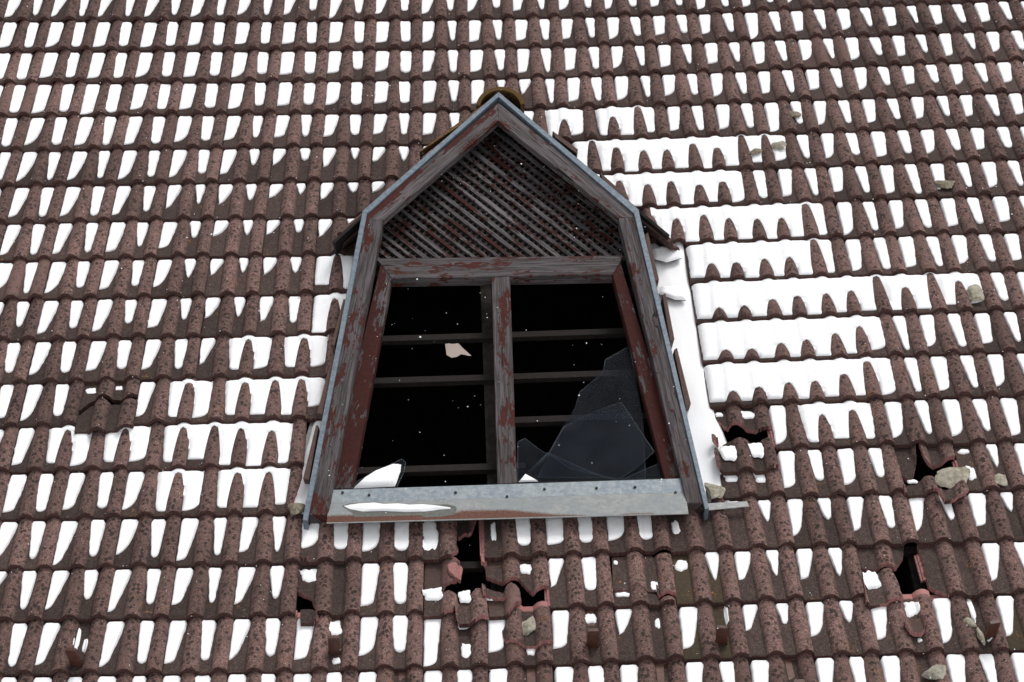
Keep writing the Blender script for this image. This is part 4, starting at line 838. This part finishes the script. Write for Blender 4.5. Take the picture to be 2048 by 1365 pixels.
# small separate blobs of snow on the tiles: k, j, x centre, s centre, half width, half length
def blob(k, j, x, s, hx, hs_, th=.010, lift=0.0):
    sd = k * 3.1 + j * 7.7 + s
    def fn(a, b_):
        ang = a * 2 * math.pi; ca, sa = math.cos(ang), math.sin(ang); r = b_ * (1 + .34 * nz(ca * 1.4, sa * 1.4, sd) + .16 * nz(ca * 4, sa * 4, sd)) / max(.05, (abs(ca) ** 3.2 + abs(sa) ** 3.2)) ** (1 / 3.2)
        return roofpt(k, j, x + hx * r * math.cos(ang), s + hs_ * r * math.sin(ang), lift + th * max(0, 1 - b_ ** 4) ** .5 - .0012)
    sgrid(fn, 28, 6)
for b_ in ((3, 10, .035, .86, .022, .07), (3, 10, .205, .72, .022, .16), (3, 10, .045, .17, .035, .09), (3, 10, .19, .12, .03, .07),
           (9, 13, .04, .46, .036, .33), 
           (13, 13, .04, .50, .020, .16), (10, 13, .045, .44, .014, .21), (7, 14, .045, .18, .040, .15),
           (10, 14, .195, .18, .027, .12), (13, 14, .045, .22, .030, .13), (12, 15, .20, .30, .014, .10), (9, 15, .20, .70, .025, .16), (9, 15, .19, .22, .03, .07), (10, 15, .20, .75, .022, .09),
           (16, 15, .20, .78, .012, .04), (16, 15, .20, .17, .034, .15), (18, 12, .05, .12, .028, .06), (18, 12, .05, .62, .025, .17), (17, 13, .2, .3, .02, .2), (14, 13, .04, .10, .026, .03), (12, 14, .045, .78, .035, .05), (12, 14, .21, .62, .03, .12), (12, 14, .03, .12, .012, .05), (16, 14, .035, .70, .036, .19, .014, .012),
           (7, 15, .19, .20, .030, .16), (7, 15, .20, .84, .022, .06), (3, 15, .175, .32, .015, .28), (3, 15, .22, .45, .012, .14), (11, 15, .19, .14, .026, .10), (13, 15, .225, .2, .010, .18), (17, 15, .18, .22, .014, .22), (17, 15, .22, .78, .012, .06),
           (9, 14, .05, .69, .045, .12, .012, .016), (10, 14, .03, .80, .035, .06, .012, .02), (9, 14, .20, .80, .028, .12, .012, .03), (14, 11, .05, 1.12, .042, .18, .014, .02), (14, 11, .195, 1.07, .036, .18, .014, .018),
           (14, 12, .05, .50, .038, .14, .014), (14, 12, .195, .52, .030, .17, .014), (14, 11, .045, .13, .02, .05), (14, 11, .195, .16, .034, .09), (17, 12, .04, .83, .025, .04, .008, .02)): blob(*b_)
# snow lying over the flashing sheets
def fan(pts, th, lift, n=5, seed=0):
    P = [Vector(p) for p in pts]; c = sum(P, Vector()) / len(P)
    dense = []
    for i in range(len(P)):
        for q in range(4): dense.append(P[i] + (P[(i + 1) % len(P)] - P[i]) * q / 4)
    m = len(dense)
    def fn(a, b_):
        i = int(round(a * m)) % m; e = dense[i] - c; w = 1 + .035 * nz(i * .6, seed, 0)
        p = c + e * b_ * w
        return Vector((p.x, p.y, p.z + lift + th * max(0, 1 - max(0, (b_ - .75) / .25) ** 2) ** .5 - (.002 if b_ == 1 else 0)))
    sgrid(fn, m, n)
def shrink(pts, dx): c = sum((Vector(p) for p in pts), Vector()) / len(pts); return [Vector(p) + Vector((dx, 0, 0)) for p in pts]
def strip_snow(L_, R_, th, lift):
    """snow between two polylines"""
    def at(Q, t):
        f = t * (len(Q) - 1); i = min(int(f), len(Q) - 2); return Vector(Q[i]).lerp(Vector(Q[i + 1]), f - i)
    def fn(a, b_):
        p = at(L_, b_).lerp(at(R_, b_), a); q = min(1, min(a, 1 - a) / .12)
        return Vector((p.x + nz(b_ * 14, a * 2, 3) * .006, p.y, p.z + lift + th * (1 - (1 - q) ** 2) ** .5 * (1 + .5 * nz(a * 2, b_ * 7, 1) + .2 * nz(a * 6, b_ * 22, 5))))
    sgrid(fn, 10, 40)
SR = D['ROOF']['sheet_right']; SL = D['ROOF']['sheet_left']
strip_snow([SR[0], SR[10], SR[9]], [Vector(SR[i]) + Vector((-.006, 0, 0)) for i in (1, 2, 3, 4, 5, 6, 7, 8)], .016, .001)
strip_snow([Vector(SL[i]) + Vector((.02, 0, 0)) for i in (0, 1, 2, 3, 4, 5)], [SL[8], SL[7], SL[6]], .016, .001)
for s in ('step1', 'step2'): fan(D['ROOF'][s], .014, .0)
fan(DD['apron_snow'], .011, 0, seed=3); fan(DD['glass_snow'], .02, .0, seed=5)
fan([DD['glass'][3][i] for i in (2, 1)] + [list(Vector(DD['glass'][3][2]) + Vector((.10, .0, 0)))], .008, .006)
so = pyd('snow', SV, SF, [M['snow']], None, smooth=True); so.matrix_world = RX; setp(so, 'white snow lying in the tile channels and on the flashings', kind='stuff')
prism('wet_stain', DD['apron_wet'], apn * -.001, M['wet'], dorm, foot)
# scattered crumbs of snow on the tiles and flakes in the air
rg = random.Random(4)
def specks(name, pts, label):
    V, Fs = [], []
    for p, r in pts:
        n0 = len(V); q = [Vector((rg.gauss(0, 1), rg.gauss(0, 1), rg.gauss(0, 1))).normalized() * .35 for _ in range(6)]
        for i, d in enumerate(((1, 0, 0), (-1, 0, 0), (0, 1, 0), (0, -1, 0), (0, 0, 1), (0, 0, -1))): V.append(p + (Vector(d) + q[i]) * r)
        for a in (0, 1):
            for b_ in (2, 3):
                for c in (4, 5): Fs.append((n0 + a, n0 + b_, n0 + c))
    o = pyd(name, V, Fs, [M['snow']], None); o.matrix_world = RX; setp(o, label, kind='stuff')
pts = []
for _ in range(3600):
    k, j = rg.randint(-1, 21), rg.randint(-1, 16)
    if (k, j) in PIECED or (k, j) in cut or (8 <= k <= 13 and 4 <= j <= 12): continue
    x, s = rg.random() * .3, rg.random(); pts.append((roofpt(k, j, x, s, .001), abs(rg.gauss(0, .0010)) + .0009))
specks('snow_grains', pts, 'tiny grains of snow strewn over the tiles')
pts = []
for _ in range(2700):
    p = Vector((rg.uniform(-1.5, 7.5), rg.uniform(-6.5, 1.5), rg.uniform(.45, 3.2))); pts.append((p, abs(rg.gauss(0, .0011)) + .0009))
specks('falling_snowflakes', pts, 'fine snowflakes drifting in front of the roof')

# ------------------------------------------------------------------ snow hooks, stones
HL = ['brown snow hook at the far left, its plate turned to the left', 'brown snow hook below the left dormer post, dark plate facing out', 'brown snow hook right of the biggest hole, standing square',
      'brown snow hook beside the mossy tile channel under the right post', 'brown snow hook at the far right with mortar slivers against it',
      'leftmost of four brown snow hook straps at the bottom edge', 'brown strap of a snow hook at the bottom edge under the triangular mortar lump',
      'brown strap of a snow hook at the bottom edge below the cracked tile', 'brown strap of a snow hook at the bottom edge, rightmost of four']
proto = None
for i, (u, v, tw) in enumerate(D['ROOF']['hooks']):
    base = Vector((u, v, .012))
    if proto is None:
        r0 = empty('snow_hook', base); c = Vector((0, 0, 0))
        prism('strap', [(-.021, .0, .007), (.021, .0, .007), (.021, .30, -.013), (-.021, .30, -.013)], (0, 0, -.006), M['strap'], r0, c, .001)
        pl = prism('plate', [(-.028, -.004, -.004), (.028, -.004, -.004), (.026, -.014, .140), (-.026, -.014, .140)], (0, .020, 0), M['hook'], r0, c, .002)
        prism('brace', [(-.004, .003, .006), (-.004, .05, .004), (-.004, .003, .07)], (.008, 0, 0), M['hook'], r0, c)
        proto = r0
    else:
        r0 = proto.copy(); COL.objects.link(r0)
        for ch in proto.children:
            cc = ch.copy(); COL.objects.link(cc); cc.parent = r0
    r0.matrix_world = Matrix.Translation(RX @ base) @ RX @ Matrix.Rotation(tw * .5, 4, 'Z') @ Matrix.Rotation(tw * .16, 4, 'Y')
    setp(r0, HL[i], 'snow hook', 'brown snow hooks in the lower courses')
for i, (p, w, h_, d_, label, ci) in enumerate(D['ROOF']['stones']):
    rr = random.Random(i * 3 + 1); bm = bmesh.new(); bmesh.ops.create_icosphere(bm, subdivisions=3, radius=1)
    planes = [(Vector((rr.gauss(0, 1), rr.gauss(0, 1), rr.gauss(0, .6))).normalized(), rr.uniform(.45, .85)) for _ in range(9)]
    for v in bm.verts:
        c = v.co.copy()
        for n_, t in planes:
            e = c.dot(n_) - t
            if e > 0: c -= n_ * e
        c *= 1 + .26 * mn.noise(c * 1.7 + Vector((i * 5, 0, 0))) + .09 * mn.noise(c * 5 + Vector((0, i * 5, 0)))
        v.co = c
    xs_ = [v.co.x for v in bm.verts]; ys_ = [v.co.y for v in bm.verts]; zs_ = [v.co.z for v in bm.verts]
    for v in bm.verts:
        fx_ = (v.co.x - min(xs_)) / (max(xs_) - min(xs_)); fy_ = 1 - .55 * fx_ * fx_ if i == 6 else 1
        v.co = Vector(((v.co.x - min(xs_)) / (max(xs_) - min(xs_)) * w - w / 2, (v.co.y - min(ys_)) / (max(ys_) - min(ys_)) * h_ * fy_ - h_ * fy_ / 2, (v.co.z - min(zs_)) / (max(zs_) - min(zs_)) * d_ - d_ * .25))
    rot = {6: .5, 2: .1, 5: -.45, 10: -.6, 11: .12}.get(i, rr.uniform(-.2, .2))
    bmesh.ops.rotate(bm, verts=bm.verts, cent=(0, 0, 0), matrix=Matrix.Rotation(rot, 3, 'Z'))
    me = bpy.data.meshes.new('mortar_lump'); bm.to_mesh(me); bm.free()
    o = link('mortar_lump', me, [M[('mortar', 'darkmortar', 'pitted')[ci]]], None, True); me.set_sharp_from_angle(angle=math.radians(35))
    o.matrix_world = Matrix.Translation(RX @ Vector(p)) @ RX; setp(o, label, 'mortar lump')
print('tiles shown', len(shown), 'rest seen', sum(1 for t in rest if t[0]), 'cut', len(cut), 'snow faces', len(SF))
